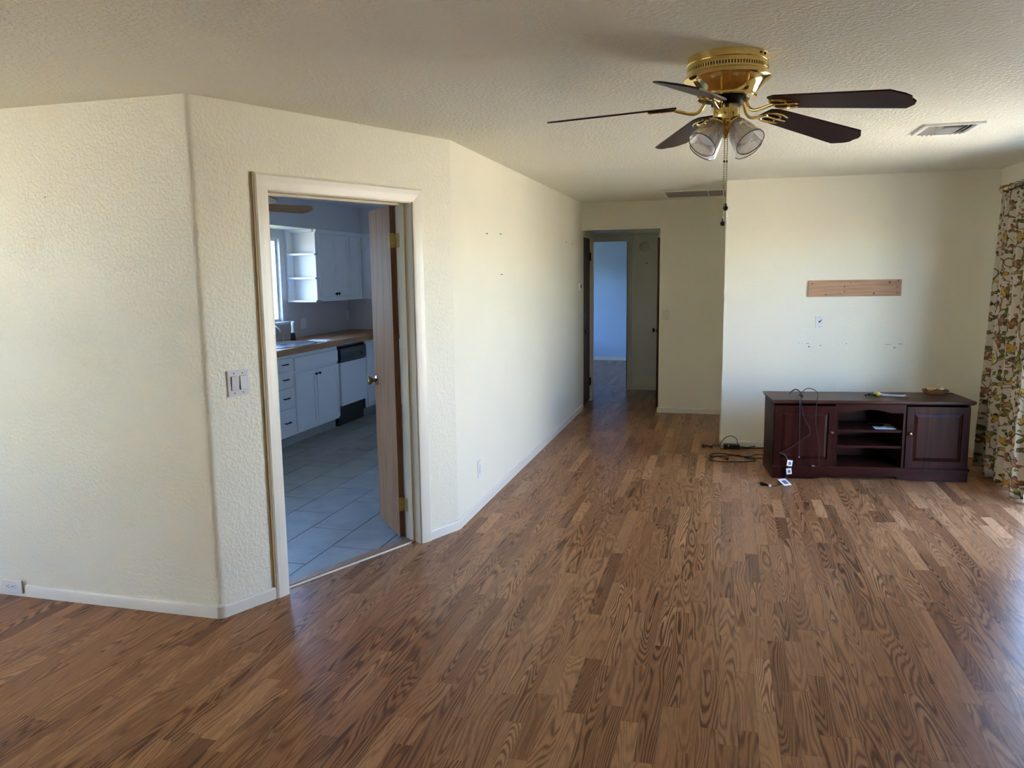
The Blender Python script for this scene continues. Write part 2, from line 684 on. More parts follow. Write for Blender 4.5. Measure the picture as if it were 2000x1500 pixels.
# left wall + rounded corner
bm = NB()
box(bm, XL - WT, A.x - tl_, A.y, A.y + WT, 0, HC)
cc = Vector((A.x - tl_, A.y + RC))
arc = []
for k in range(9):
    a = -PI / 2 + turn * k / 8
    arc.append((cc.x + RC * math.cos(a), cc.y + RC * math.sin(a)))
prism(bm, arc + [(A.x - .05, A.y + WT), (A.x - tl_, A.y + WT)], 0, HC)
struct('wall_left', bm, WALL, smooth=True)
# diagonal wall with the kitchen doorway
SO0, SO1, ZO = .365, 1.358, 2.06
bm = NB()
wall_run(bm, MD, tl_, DL, WT, HC, [(SO0, SO1, 0, ZO)])
struct('wall_diagonal', bm, WALL)
# long wall (living side), kitchen behind it; continues as the hall's left wall
bm = NB()
box(bm, B.x - WT, B.x, B.y, YF, 0, HC)
struct('wall_long', bm, WALLS)
bm = NB()
HD0, HD1 = 9.30, 9.97                         # hall closet door opening
wall_run(bm, frame_mtx((B.x, YF), (0, 1), (1, 0)), 0, 10.06 - YF, WT, HC, [(HD0 - YF, HD1 - YF, 0, 2.075)])
struct('wall_hall_left', bm, WALLS)
# far wall with the hall opening
bm = NB()
box(bm, -.72, .0, YF, YF + WT, 0, HC)
box(bm, B.x, -.72, YF, YF + WT, 2.126, HC)
struct('wall_far', bm, WALLS)
# tv wall block (its end faces the passage)
bm = NB()
box(bm, .0, XR + WT, YT, YF + WT, 0, HC)
struct('wall_back', bm, WALLS)
# right wall with the patio door
PD0, PD1, PDZ = 4.60, 6.45, 2.06
bm = NB()
wall_run(bm, frame_mtx((XR, 0), (0, 1), (-1, 0)), YB, YT, WT, HC, [(PD0, PD1, 0, PDZ)])
struct('wall_right', bm, WALLS)
# walls behind the camera
bm = NB()
wall_run(bm, frame_mtx((0, YB), (1, 0), (0, 1)), XL - WT, XR + WT, WT, HC, [])
struct('wall_rear', bm, WALL)
WL0, WL1, WLZ0, WLZ1 = -2.3, 1.9, .7, 2.2
bm = NB()
wall_run(bm, frame_mtx((XL, 0), (0, 1), (1, 0)), YB, A.y, WT, HC, [(WL0, WL1, WLZ0, WLZ1)])
struct('wall_side', bm, WALL)
# hall
bm = NB()
box(bm, -.72, -.72 + .12, YF + WT, 11.0, 0, HC)
struct('wall_hall_right', bm, WALLS)
bm = NB()
box(bm, -1.98 - 2.2, -1.98, 11.0, 11.12, 0, HC)
box(bm, -1.98, -1.30, 11.0, 11.12, 2.06, HC)
box(bm, -1.30, .6, 11.0, 11.12, 0, HC)
struct('wall_hall_end', bm, WALLS)
bm = NB()
box(bm, -3.70, -3.58, 10.06, 11.0, 0, HC)
box(bm, -3.70, B.x - WT, 9.95, 10.06, 0, HC)
struct('wall_corridor', bm, WALLS)
# bedroom shell
bm = NB()
wall_run(bm, frame_mtx((-3.98, 11.12), (0, 1), (1, 0)), 0, 3.6, .1, HC, [(1.2, 2.5, .9, 2.1)])
struct('wall_bedroom_left', bm, BWALL)
bm = NB()
box(bm, -4.08, .7, 14.71, 14.81, 0, HC)
struct('wall_bedroom_back', bm, BWALL)
bm = NB()
box(bm, .6, .7, 11.12, 14.71, 0, HC)
struct('wall_bedroom_right', bm, BWALL)
# kitchen shell
KX, KY = -4.65, 9.24
KW0, KW1, KWZ0, KWZ1 = 5.9, 7.66, 1.15, 2.045
KD0, KD1 = 3.7, 4.75  # opening for the added glazed door
bm = NB()
wall_run(bm, frame_mtx((KX, 0), (0, 1), (1, 0)), A.y + WT, KY, WT, HC, [(KD0, KD1, 0, 2.05), (KW0, KW1, KWZ0, KWZ1)])
struct('wall_kitchen_left', bm, KWALL)
bm = NB()
wall_run(bm, frame_mtx((0, KY), (1, 0), (0, -1)), KX - WT, B.x - WT, .1, HC, [(-3.15, -1.95, .2, 1.5)])  # includes the opening for the added low window
struct('wall_kitchen_back', bm, KWALL)
bm = NB()                                     # kitchen-side skin of the long and left walls
box(bm, B.x - WT - .015, B.x - WT, B.y + .05, KY, 0, HC)
box(bm, KX, A.x - .06, A.y + WT, A.y + WT + .015, 0, HC)
struct('wall_kitchen_right', bm, KWALL)
# soffit over the wall cabinets
bm = NB()
box(bm, KX, -4.30, 5.2, KY, 2.14, HC)
box(bm, -4.30, B.x - WT - .015, 8.92, KY, 2.14, HC)
struct('soffit', bm, KWALL)

# ceilings
bm = NB()
box(bm, XL, XR, YB, A.y, HC, HC + .1)
prism(bm, [(A.x, A.y), (XR, A.y), (XR, YT), (0, YT), (0, YF), (B.x, YF), (B.x, B.y)], HC, HC + .1)
struct('ceiling', bm, CEIL)
bm = NB()
prism(bm, [(KX, A.y + WT), (A.x - .1, A.y + WT), (B.x - WT, B.y + .05), (B.x - WT, KY), (KX, KY)], HC, HC + .1)
struct('ceiling', bm, KWALL)
bm = NB()
box(bm, B.x, -.72, YF + WT, 11.0, 2.165, 2.2)
box(bm, -3.58, B.x, 10.06, 11.0, 2.165, 2.2)
struct('ceiling', bm, WALL)
bm = NB()
box(bm, -3.98, .6, 11.12, 14.71, HC, HC + .1)
struct('ceiling', bm, BWALL)
# roof keeps sun off ceilings; unseen eaves deepened to block sky and sun
bm = NB()
box(bm, XL - 2.8, XR + 1.2, YB - 2.4, A.y + .4, HC + .12, HC + .3)
box(bm, KX - .85, XR + 1.2, A.y + .4, 15.2, HC + .12, HC + .3)
struct('roof', bm, ROOFM)

# outside ground, unseen; paving and lawn tones chosen for the light they bounce
bm = NB()
box(bm, -40, 40, -40, 40, -.4, -.2)
struct('ground', bm, LAWN)
bm = NB()
box(bm, XR + WT, 16, YB - WT, 16, -.2, -.12)
box(bm, XL - WT - .05, 16, -16, YB - WT, -.2, -.12)
struct('terrain', bm, CONC)
bm = NB()
box(bm, -16, XL - WT - .05, -16, 3.0, -.2, -.12)
struct('terrain', bm, CONC)

# unseen walls added beyond the windows to block low sky and bounce sun
bm = NB()
box(bm, 9.0, 9.2, -9, 16, -.2, 2.0)
struct('wall_light_block_right', bm, STUCCO)
bm = NB()
box(bm, -12.0, -11.8, -9, 16, -.2, 3.4)
struct('wall_light_block_left', bm, STUCCO)
bm = NB()
box(bm, -12, 9.2, -13.2, -13.0, -.2, 2.2)
struct('wall_light_block_rear', bm, STUCCO)

# ------------------------------------------------------------------ floors
bm = NB()
box(bm, XL, XR, YB, A.y, -.12, -.008)
prism(bm, [(A.x, A.y), (XR, A.y), (XR, YT), (0, YT), (0, YF), (-.72, YF), (-.72, 11.0), (-3.58, 11.0), (-3.58, 10.06), (B.x, 10.06), (B.x, B.y)], -.12, -.008)
box(bm, -3.98, .6, 11.0, 14.71, -.12, -.008)
FLOOR = struct('floor', bm, SUBF)


def clip_poly(poly, nx, ny, d):
    """keep nx*x+ny*y >= d"""
    out = []
    for i in range(len(poly)):
        p, q = poly[i], poly[(i + 1) % len(poly)]
        a, b = nx * p[0] + ny * p[1] - d, nx * q[0] + ny * q[1] - d
        if a >= 0:
            out.append(p)
        if (a >= 0) != (b >= 0):
            t = a / (a - b)
            out.append((p[0] + (q[0] - p[0]) * t, p[1] + (q[1] - p[1]) * t))
    return out


def cam_px(x, y, z=0.0):
    d = Vector((x, y, z - CAM_H))
    zc = d.dot(FWD)
    if zc < .05:
        return None
    return 1000 + FPX * d.dot(RIGHT) / zc, 750 - FPX * d.dot(UP) / zc


def px_area(poly):
    pts = [cam_px(*p) for p in poly]
    if any(p is None for p in pts):
        return 0
    for (nx, ny, d) in ((1, 0, 0), (-1, 0, -2000), (0, 1, 0), (0, -1, -1500)):
        pts = clip_poly(pts, nx, ny, d)
        if len(pts) < 3:
            return 0
    return abs(sum(pts[i][0] * pts[(i + 1) % len(pts)][1] - pts[(i + 1) % len(pts)][0] * pts[i][1] for i in range(len(pts)))) / 2


SW = .0690
GAP = .0003
strips = []
k0 = int(math.floor((XL - .016) / SW))
k1 = int(math.ceil((XR - .016) / SW))
for k in range(k0, k1):
    x0 = .016 + k * SW
    x1 = x0 + SW
    xm = (x0 + x1) / 2
    spans = []
    if xm < A.x:
        spans.append((YB, A.y + .01, False))
    elif xm < B.x:
        spans.append((YB, B.y + .01, True))
    elif xm < -.72:
        spans.append((YB, 14.71, False))
    elif xm < 0:
        spans.append((YB, YF + .01, False))
    else:
        spans.append((YB, YT + .01, False))
    if -3.98 < xm < B.x or -.72 < xm < .6:
        spans.append((10.06 if xm < B.x and xm > -3.58 else 11.0, 14.71, False))
    for (ya, yb, diag) in spans:
        y = ya - rng.uniform(0, .43)
        bank = rng.random()
        while y < yb:
            ln = .43 if rng.random() < .72 else (.86 if rng.random() < .85 else .25)
            y0, y1 = max(y, ya), min(y + ln, yb)
            y += ln
            if y1 - y0 < .02:
                continue
            poly = [(max(x0, XL) + GAP, y0 + GAP), (min(x1, XR) - GAP, y0 + GAP), (min(x1, XR) - GAP, y1 - GAP), (max(x0, XL) + GAP, y1 - GAP)]
            if diag:
                poly = clip_poly(poly, DN.x, DN.y, DN.dot(A) - .055)
            if len(poly) < 3:
                continue
            t = rng.random()
            # tones cluster: mostly middle browns, some clearly lighter or darker strips
            t = min(1, max(0, rng.gauss(.46, .20)))
            strips.append((px_area(poly), poly, x0, y0, (rng.random(), rng.random(), t), rng.uniform(0, .00025)))
strips.sort(key=lambda s: -s[0])


def strip_mesh(name, items):
    V, F, UVs, CO = [], [], [], []
    for (_, poly, x0, y0, rc, dz) in items:
        b = len(V)
        n = len(poly)
        for (x, y) in poly:
            V.append((x, y, dz))
        for (x, y) in poly:
            V.append((x, y, -.008))
        F.append(tuple(range(b, b + n)))
        for i in range(n):
            j = (i + 1) % n
            F.append((b + i, b + n + i, b + n + j, b + j))
        for f in F[-(n + 1):]:
            for vi in f:
                UVs.append((V[vi][0] - x0, V[vi][1] - y0))
                CO.append((*rc, 1))
    me = bpy.data.meshes.new(name)
    me.from_pydata(V, [], F)
    uvl = me.uv_layers.new(name='plank')
    uvl.data.foreach_set('uv', np.array(UVs, dtype=np.float32).ravel())
    ca = me.color_attributes.new('rnd', 'FLOAT_COLOR', 'CORNER')
    ca.data.foreach_set('color', np.array(CO, dtype=np.float32).ravel())
    me.materials.append(PLANK)
    me.update()
    o = bpy.data.objects.new(name, me)
    COL.objects.link(o)
    o.parent = FLOOR
    return o


for s in strips[:300]:
    strip_mesh('plank', [s])
rest = strip_mesh('plank_field', strips[300:])
rest['kind'] = 'stuff'

# kitchen floor and its tiles
bm = NB()
prism(bm, [(KX, A.y + WT), (A.x - .02, A.y + WT), (B.x - WT + .05, B.y), (B.x - WT, B.y + .2), (B.x - WT, KY), (KX, KY)], -.12, -.006)
KFLOOR = struct('floor', bm, GROUT)
tiles = []
for c in range(-1, 10):
    x1 = -1.975 - .3045 * c
    x0 = x1 - .3045
    off = 4.163 + .306 * c
    for r in range(-8, 10):
        y0 = off + .612 * r
        poly = [(x0 + .0032, y0 + .0032), (x1 - .0032, y0 + .0032), (x1 - .0032, y0 + .6088), (x0 + .0032, y0 + .6088)]
        poly = clip_poly(poly, -DN.x, -DN.y, -DN.dot(A) + .06)
        for (nx, ny, d) in ((0, 1, A.y + WT), (0, -1, -KY), (1, 0, KX), (-1, 0, -(B.x - WT - .01))):
            if len(poly) > 2:
                poly = clip_poly(poly, nx, ny, d)
        if len(poly) < 3:
            continue
        ar = abs(sum(poly[i][0] * poly[(i + 1) % len(poly)][1] - poly[(i + 1) % len(poly)][0] * poly[i][1] for i in range(len(poly)))) / 2
        if ar < .002:
            continue
        bm = NB()
        prism(bm, poly, -.006, rng.uniform(-.0004, .0004))
        obj('tile', bm, TILE, KFLOOR)
# threshold between the floors
bm = NB()
prism(bm, [(-.128, -.002), (-.128, .006), (-.115, .012), (-.062, .012), (-.055, .008), (-.055, -.002)], SO0 + .02, SO1 - .02, 'X', MD)
o = struct('trim_threshold', bm, THRESH)
bm = NB()
box(bm, SO0 + .02, SO1 - .02, -.0555, -.050, .0, .0085, MD)
obj('edge_strip', bm, TRIM, o)

# ------------------------------------------------------------------ baseboards
BBP = [(0, 0), (.012, 0), (.012, .052), (.008, .060), (0, .062)]


def baseboard(name, mtx, s0, s1):
    bm = NB()
    prism(bm, BBP, s0, s1, 'X', mtx)
    return struct(name, bm, TRIM2)


bm = NB()
M_left = frame_mtx((0, A.y), (1, 0), (0, -1))
prism(bm, BBP, -3.475, A.x - tl_ + .004, 'X', M_left)
prism(bm, BBP, XL, -3.628, 'X', M_left)
prism(bm, [(0, 0), (.012, 0), (.012, .016), (0, .016)], -3.628, -3.475, 'X', M_left)
pr = []
for k in range(9):                              # the board follows the rounded corner
    a = -PI / 2 + turn * k / 8
    pr.append((cc.x + (RC + .012) * math.cos(a), cc.y + (RC + .012) * math.sin(a)))
prism(bm, pr + [(cc.x, cc.y)], 0, .058)
struct('baseboard_left', bm, TRIM2, smooth=True)
baseboard('baseboard_diagonal', MD, tl_ - .004, .300)
baseboard('baseboard_diagonal', MD, 1.4185, DL + .003)
baseboard('baseboard_long', frame_mtx((B.x, B.y), (0, 1), (1, 0)), -.002, YF - B.y)
baseboard('baseboard_far', frame_mtx((-.732, YF), (1, 0), (0, -1)), 0, .732)
baseboard('baseboard_back', frame_mtx((-.012, YT), (1, 0), (0, -1)), 0, XR + .012)
baseboard('baseboard_right', frame_mtx((XR, PD1 + .09), (0, 1), (-1, 0)), 0, YT - PD1 - .09)
baseboard('baseboard_passage', frame_mtx((0, YT - .012), (0, 1), (-1, 0)), 0, YF - YT + .012)
baseboard('baseboard_hall', frame_mtx((-1.21, 11.0), (1, 0), (0, -1)), 0, .49)
baseboard('baseboard_bedroom', frame_mtx((-3.98, 14.71), (1, 0), (0, -1)), 0, 4.5)

# ------------------------------------------------------------------ door casing and jambs, kitchen doorway
CAS = [(0, 0), (.010, 0), (.013, .012), (.017, .04), (.019, .066), (.014, .076), (0, .076)]   # (thickness, width from inside)


def casing(name, mtx, s0, s1, ztop, w=.076, edge=True):
    """mitred ranch casing: three pieces, one thing of the setting"""
    root = bpy.data.objects.new(name, None)
    COL.objects.link(root)
    root['kind'] = 'structure'
    k = w / .076
    for side in (-1, 1):
        bm = NB()
        x = s0 if side < 0 else s1
        lo = [bm.verts.new(mtx @ Vector((x + side * q * k, d, 0))) for d, q in CAS]
        hi = [bm.verts.new(mtx @ Vector((x + side * q * k, d, ztop + q * k))) for d, q in CAS]
        n = len(CAS)
        bm.faces.new(lo)
        bm.faces.new(hi)
        for i in range(n):
            bm.faces.new((lo[i], lo[(i + 1) % n], hi[(i + 1) % n], hi[i]))
        obj('casing_leg', bm, TRIM, root)
    bm = NB()
    lo = [bm.verts.new(mtx @ Vector((s0 - q * k, d, ztop + q * k))) for d, q in CAS]
    hi = [bm.verts.new(mtx @ Vector((s1 + q * k, d, ztop + q * k))) for d, q in CAS]
    n = len(CAS)
    bm.faces.new(lo)
    bm.faces.new(hi)
    for i in range(n):
        bm.faces.new((lo[i], lo[(i + 1) % n], hi[(i + 1) % n], hi[i]))
    obj('casing_head', bm, TRIM, root)
    return root


cas = casing('trim_1', MD, .381, 1.342, 2.052)
bm = NB()
box(bm, .296, .304, 0, .012, .06, 2.13, MD)
obj('bare_edge', bm, EDGE, cas)
# jambs and stops
JI0, JI1, JZ = .385, 1.338, 2.045
jr = bpy.data.objects.new('trim_2', None)
COL.objects.link(jr)
jr['kind'] = 'structure'
for (a, b) in ((SO0, JI0), (JI1, SO1)):
    bm = NB()
    box(bm, a, b, -WT, .002, 0, ZO, MD)
    obj('jamb', bm, JAMBM, jr)
bm = NB()
box(bm, JI0, JI1, -WT, .002, JZ, ZO, MD)
obj('jamb_head', bm, JAMBM, jr)
for (a, b) in ((JI0, JI0 + .011), (JI1 - .011, JI1)):
    bm = NB()
    box(bm, a, b, -.092, -.055, 0.012, JZ, MD)
    obj('door_stop', bm, JAMBM, jr)
bm = NB()
box(bm, JI0 + .011, JI1 - .011, -.092, -.055, JZ - .011, JZ, MD)
obj('door_stop', bm, JAMBM, jr)

# ------------------------------------------------------------------ kitchen door leaf
HG = Vector((-1.920, 4.381))
LD = Vector((-.639, .769)).normalized()
LN = Vector((-LD.y, LD.x))                      # visible face looks along LN
ML = frame_mtx((HG.x, HG.y), LD, LN)
door = bpy.data.objects.new('door_1', None)
COL.objects.link(door)
door['kind'] = 'structure'
bm = NB()
box(bm, .0, .470, -.035, 0, .014, 2.042, ML)
obj('door_leaf', bm, DOORW, door)
bm = NB()
box(bm, -.0015, .0, -.0345, -.0005, .016, 2.04, ML)
obj('edge_band', bm, DOORE, door)
for (zc, hn) in ((1.838, 'hinge'), (.224, 'hinge')):
    bm = NB()
    pts = [(-.033, zc - .03), (-.03, zc - .038), (-.024, zc - .042), (-.0, zc - .042), (0, zc + .042), (-.024, zc + .042), (-.03, zc + .038), (-.033, zc + .03)]
    prism(bm, [(p[0] + .001, p[1]) for p in pts], -.004, -.0012, 'X', ML)
    h = obj('hinge', bm, HINGE, door)
    bm = NB()
    tube(bm, [ML @ Vector((-.006, .004, zc - .045)), ML @ Vector((-.006, .004, zc + .045))], .006, 10, smooth=False)
    obj('hinge_pin', bm, HINGE, h, smooth=True)
    bm = NB()
    box(bm, JI1 - .003, JI1, -WT - .001, -.098, zc - .042, zc + .042, MD)
    obj('hinge_plate', bm, HINGE, h)
    bm = NB()
    for dz in (-.028, 0, .028):
        lathe(bm, [(.003, 0), (.003, .001)], 8, ML @ Matrix.Translation((-.0045, -.02 + .006 * (dz == 0), zc + dz)) @ Matrix.Rotation(-PI / 2, 4, 'Y'))
    obj('screw_heads', bm, DARKST, h)
# knob
kn = ML @ Matrix.Translation((.418, 0, .955)) @ Matrix.Rotation(-PI / 2, 4, 'X')
bm = NB()
lathe(bm, [(.030, 0), (.030, .004), (.022, .010), (.013, .014), (.011, .026), (.016, .034), (.026, .042), (.028, .052), (.025, .060), (.014, .064), (1e-5, .0645)], 24, kn)
obj('door_knob', bm, BRASSD, door, smooth=True)
kn2 = ML @ Matrix.Translation((.418, -.035, .955)) @ Matrix.Rotation(PI / 2, 4, 'X')
bm = NB()
lathe(bm, [(.030, 0), (.030, .004), (.022, .010), (.013, .014), (.011, .026), (.016, .034), (.026, .042), (.028, .052), (.025, .060), (.014, .064), (1e-5, .0645)], 24, kn2)
obj('door_knob', bm, BRASSD, door, smooth=True)

# ------------------------------------------------------------------ hall doors and bedroom trim
d2 = bpy.data.objects.new('door_2', None)
COL.objects.link(d2)
d2['kind'] = 'structure'
bm = NB()
box(bm, B.x - .06, B.x - .02, 9.335, 9.925, .02, 2.055)
obj('door_leaf', bm, DOORD, d2)
for zc in (1.835, .255):
    bm = NB()
    tube(bm, [(B.x - .012, 9.932, zc - .05), (B.x - .012, 9.932, zc + .05)], .009, 8, smooth=False)
    box(bm, B.x - .022, B.x - .018, 9.90, 9.965, zc - .05, zc + .05)
    obj('hinge', bm, HINGEB, d2)
bm = NB()
lathe(bm, [(.028, 0), (.028, .004), (.012, .012), (.011, .026), (.022, .036), (.027, .046), (.022, .055), (1e-5, .058)], 16,
      Matrix.Translation((B.x - .02, 9.42, .93)) @ Matrix.Rotation(PI / 2, 4, 'Y'))
obj('door_knob', bm, BRASSD, d2, smooth=True)
t3 = bpy.data.objects.new('trim_3', None)
COL.objects.link(t3)
t3['kind'] = 'structure'
for (a, b) in ((HD0, HD0 + .03), (HD1 - .035, HD1)):
    bm = NB()
    box(bm, B.x - WT, B.x + .004, a, b, 0, 2.075)
    obj('jamb', bm, TRIM, t3)
bm = NB()
box(bm, B.x - WT, B.x + .004, HD0, HD1, 2.057, 2.075)
obj('jamb_head', bm, TRIM, t3)
bm = NB()
box(bm, B.x, B.x + .014, HD1 - .01, HD1 + .06, 0, 2.12)
obj('casing_leg', bm, TRIM, t3)
bm = NB()
box(bm, B.x, B.x + .014, YF + WT, HD1 + .06, 2.065, 2.13)
obj('casing_head', bm, TRIM, t3)
# dark door standing against the right side of the hall
d3 = bpy.data.objects.new('door_3', None)
COL.objects.link(d3)
d3['kind'] = 'structure'
bm = NB()
box(bm, -.760, -.722, 9.40, 10.15, .02, 2.03)
obj('door_leaf', bm, DOORD, d3)
bm = NB()
lathe(bm, [(.028, 0), (.028, .004), (.012, .012), (.011, .026), (.022, .036), (.027, .046), (.022, .055), (1e-5, .058)], 16,
      Matrix.Translation((-.760, 9.47, .95)) @ Matrix.Rotation(-PI / 2, 4, 'Y'))
obj('door_knob', bm, BRASSD, d3, smooth=True)
# bedroom doorway casing and jambs
t4 = casing('trim_4', frame_mtx((0, 11.0), (1, 0), (0, -1)), -1.965, -1.295, 2.062, .078)
for (a, b) in ((-1.98, -1.96), (-1.30, -1.28)):
    bm = NB()
    box(bm, a, b, 11.0, 11.12, 0, 2.06)
    obj('jamb', bm, TRIM, t4)
bm = NB()
box(bm, -1.312, -1.302, 11.05, 11.125, .01, 2.05)
obj('jamb_shadow', bm, DOORD, t4)  # dark strip put in for the shadow on the jamb

# ------------------------------------------------------------------ windows
def window_frame(name, mtx, s0, s1, z0, z1, depth, mull=1, bar=.045, mf=None, sill=True):
    """frame, mullions and panes set in the middle of the wall; local x along wall, y into room"""
    root = bpy.data.objects.new(name, None)
    COL.objects.link(root)
    root['kind'] = 'structure'
    mf = mf or WHITE
    ym = -depth / 2
    for nm, (a, b, c, d) in dict(frame_side=(s0, s0 + bar, z0, z1), frame_side_=(s1 - bar, s1, z0, z1), frame_head=(s0 + bar, s1 - bar, z1 - bar, z1), frame_sill=(s0 + bar, s1 - bar, z0, z0 + bar)).items():
        bm = NB()
        box(bm, a, b, ym - .025, ym + .025, c, d, mtx)
        obj(nm.rstrip('_'), bm, mf, root)
    w = (s1 - s0 - 2 * bar) / (mull + 1)
    for k in range(mull):
        x = s0 + bar + w * (k + 1)
        bm = NB()
        box(bm, x - bar / 2, x + bar / 2, ym - .02, ym + .02, z0 + bar, z1 - bar, mtx)
        obj('mullion', bm, mf, root)
    for k in range(mull + 1):
        a = s0 + bar + w * k + (bar / 2 if k else 0)
        b = s0 + bar + w * (k + 1) - (bar / 2 if k < mull else 0)
        bm = NB()
        box(bm, a, b, ym - .002, ym + .002, z0 + bar, z1 - bar, mtx)
        obj('pane', bm, GLASS, root)
    return root


window_frame('window_1', frame_mtx((XR, 0), (0, 1), (-1, 0)), PD0, PD1, .0, PDZ, WT, 1, .05)
window_frame('window_2', frame_mtx((KX, 0), (0, 1), (1, 0)), KW0, KW1, KWZ0, KWZ1, WT, 1, .028)
window_frame('window_3', frame_mtx((XL, 0), (0, 1), (1, 0)), WL0, WL1, WLZ0, WLZ1, WT, 1, .05)
window_frame('window_4', frame_mtx((-3.98, 11.12), (0, 1), (1, 0)), 1.2, 2.5, .9, 2.1, .1, 1, .05)
window_frame('fill_window_5', frame_mtx((KX, 0), (0, 1), (1, 0)), KD0, KD1, .0, 2.05, WT, 0, .08)  # unseen glazed door added to brighten the kitchen floor and base cabinets
bm = NB()
box(bm, KX - .02, KX + .07, KW0 - .06, KW1 + .10, KWZ0 - .022, KWZ0)
struct('trim_sill', bm, KWHITE)
portal((XR + WT + .02, (PD0 + PD1) / 2, PDZ / 2), (-1, 0, 0), PD1 - PD0, PDZ)
window_frame('fill_window_6', frame_mtx((0, KY), (1, 0), (0, -1)), -3.15, -1.95, .2, 1.5, .1, 0, .05)  # unseen low window added to throw light on the base cabinets
portal((-2.55, KY + .12, .85), (0, -1, 0), 1.2, 1.3)
portal((KX - WT - .02, (KW0 + KW1) / 2, (KWZ0 + KWZ1) / 2), (1, 0, 0), KW1 - KW0, KWZ1 - KWZ0)
portal((XL - WT - .02, (WL0 + WL1) / 2, (WLZ0 + WLZ1) / 2), (1, 0, 0), WL1 - WL0, WLZ1 - WLZ0)
portal((-3.98 - .12, 11.12 + 1.85, 1.5), (1, 0, 0), 1.3, 1.2)
portal((KX - WT - .02, (KD0 + KD1) / 2, 1.02), (1, 0, 0), KD1 - KD0, 2.05)

# ================================================================== THINGS
# ------------------------------------------------------------------ ceiling fan
FX, FY = -.008, 3.25
fan = thing('ceiling_fan', 'polished brass flush-mount ceiling fan with five dark mahogany blades and four glass lamps', 'ceiling fan', (FX, FY, 0))
bm = NB()
lathe(bm, [(.150, 2.44), (.152, 2.438), (.152, 2.414), (.149, 2.412), (.151, 2.409), (.151, 2.396)], 64)
obj('canopy', bm, BRASS, fan, smooth=True)
# slotted vent band: brass uprights before a core painted dark as slot shade
bm = NB()
lathe(bm, [(.146, 2.396), (.146, 2.384)], 64)
vb = obj('vent_band', bm, DARKV, fan)
bm = NB()
for k in range(88):
    a = 2 * PI * k / 88
    box(bm, .1455, .1515, -.0033, .0033, 2.384, 2.396, Matrix.Rotation(a, 4, 'Z'))
obj('vent_bars', bm, BRASS, vb)
bm = NB()
lathe(bm, [(.151, 2.384), (.152, 2.376), (.158, 2.372), (.163, 2.364), (.163, 2.357), (.158, 2.351), (.150, 2.347), (.140, 2.340), (.128, 2.328), (.117, 2.314), (.109, 2.302),
           (.108, 2.299), (.112, 2.297), (.113, 2.291), (.108, 2.287), (.085, 2.288)], 64)
obj('motor_housing', bm, BRASS, fan, smooth=True)
bm = NB()
lathe(bm, [(.085, 2.300), (.085, 2.282), (.060, 2.278), (.058, 2.262), (.03, 2.26)], 32)
obj('rotor', bm, DARKST, fan, smooth=True)
bm = NB()
lathe(bm, [(.020, 2.262), (.020, 2.252), (.047, 2.250), (.048, 2.246), (.048, 2.205), (.046, 2.202), (.060, 2.200), (.060, 2.194), (.045, 2.188), (.030, 2.176), (.022, 2.160), (.014, 2.150), (.010, 2.142), (1e-5, 2.140)], 40)
obj('switch_housing', bm, BRASS, fan, smooth=True)
for k in range(4):                             # strap uprights of the switch housing
    bm = NB()
    a = 2 * PI * k / 4 + .3
    box(bm, .046, .0505, -.006, .006, 2.20, 2.275, Matrix.Rotation(a, 4, 'Z'))
    obj('strap', bm, BRASS, fan)
# two mounting screws on the canopy
for da in (-.68, -.50):
    bm = NB()
    ball(bm, (.152 * math.cos(da), .152 * math.sin(da), 2.426), .005, 8)
    obj('screw', bm, DARKST, fan, smooth=True)
BL0, BL1 = .19, .696
ZB = 2.272
for k in range(5):
    ang = math.radians(-31.67 + 72 * k)
    rot = Matrix.Translation((0, 0, ZB)) @ Matrix.Rotation(.044, 4, 'Y') @ Matrix.Translation((0, 0, -ZB)) @ Matrix.Rotation(ang, 4, 'Z')
    pit = Matrix.Translation((0, 0, ZB)) @ Matrix.Rotation(.105, 4, 'Y') @ Matrix.Rotation(math.radians(-11.6), 4, 'X')
    pts = [(BL0, -.040), (BL0 + .03, -.056), (BL1 - .05, -.077), (BL1 - .012, -.044), (BL1, -.022), (BL1 - .004, 0), (BL1, .022), (BL1 - .012, .044), (BL1 - .05, .077), (BL0 + .03, .056), (BL0, .040)]
    bm = NB()
    prism(bm, pts, 0, .006)
    bo = obj('blade', bm, BLADE, fan)
    bo.matrix_local = rot @ pit
    # blade iron: curved arm, open scroll rings under the blade
    bm = NB()
    tube(bm, [(.072, 0, 2.288), (.084, 0, 2.268), (.098, 0, 2.244), (.120, 0, 2.232), (.155, 0, 2.236), (.195, 0, 2.245)], .0065, 10, 8)
    for sgn in (-1, 1):
        loop = []
        for q in range(13):
            a = 2 * PI * q / 12
            loop.append(pit @ Vector((.225 + .034 * math.cos(a), sgn * .017 + .016 * math.sin(a), -.006)))
        tube(bm, loop, .0035, 6, 2)
        tube(bm, [pit @ Vector((.19, sgn * .004, -.006)), pit @ Vector((.20, sgn * .034, -.006)), pit @ Vector((.24, sgn * .042, -.006)), pit @ Vector((.285, sgn * .030, -.005))], .0035, 6, 5)
    tube(bm, [pit @ Vector((.19, 0, -.006)), pit @ Vector((.30, 0, -.004))], .0045, 6, smooth=False)
    io = obj('blade_iron', bm, BRASS, bo, smooth=True)
    io.matrix_local = pit.inverted()
    bm = NB()
    for (px, py) in ((.245, .028), (.245, -.028), (.29, 0)):
        ball(bm, (px, py, -.006), .005, 8)
    obj('screw_heads', bm, BRASS, bo, smooth=True)
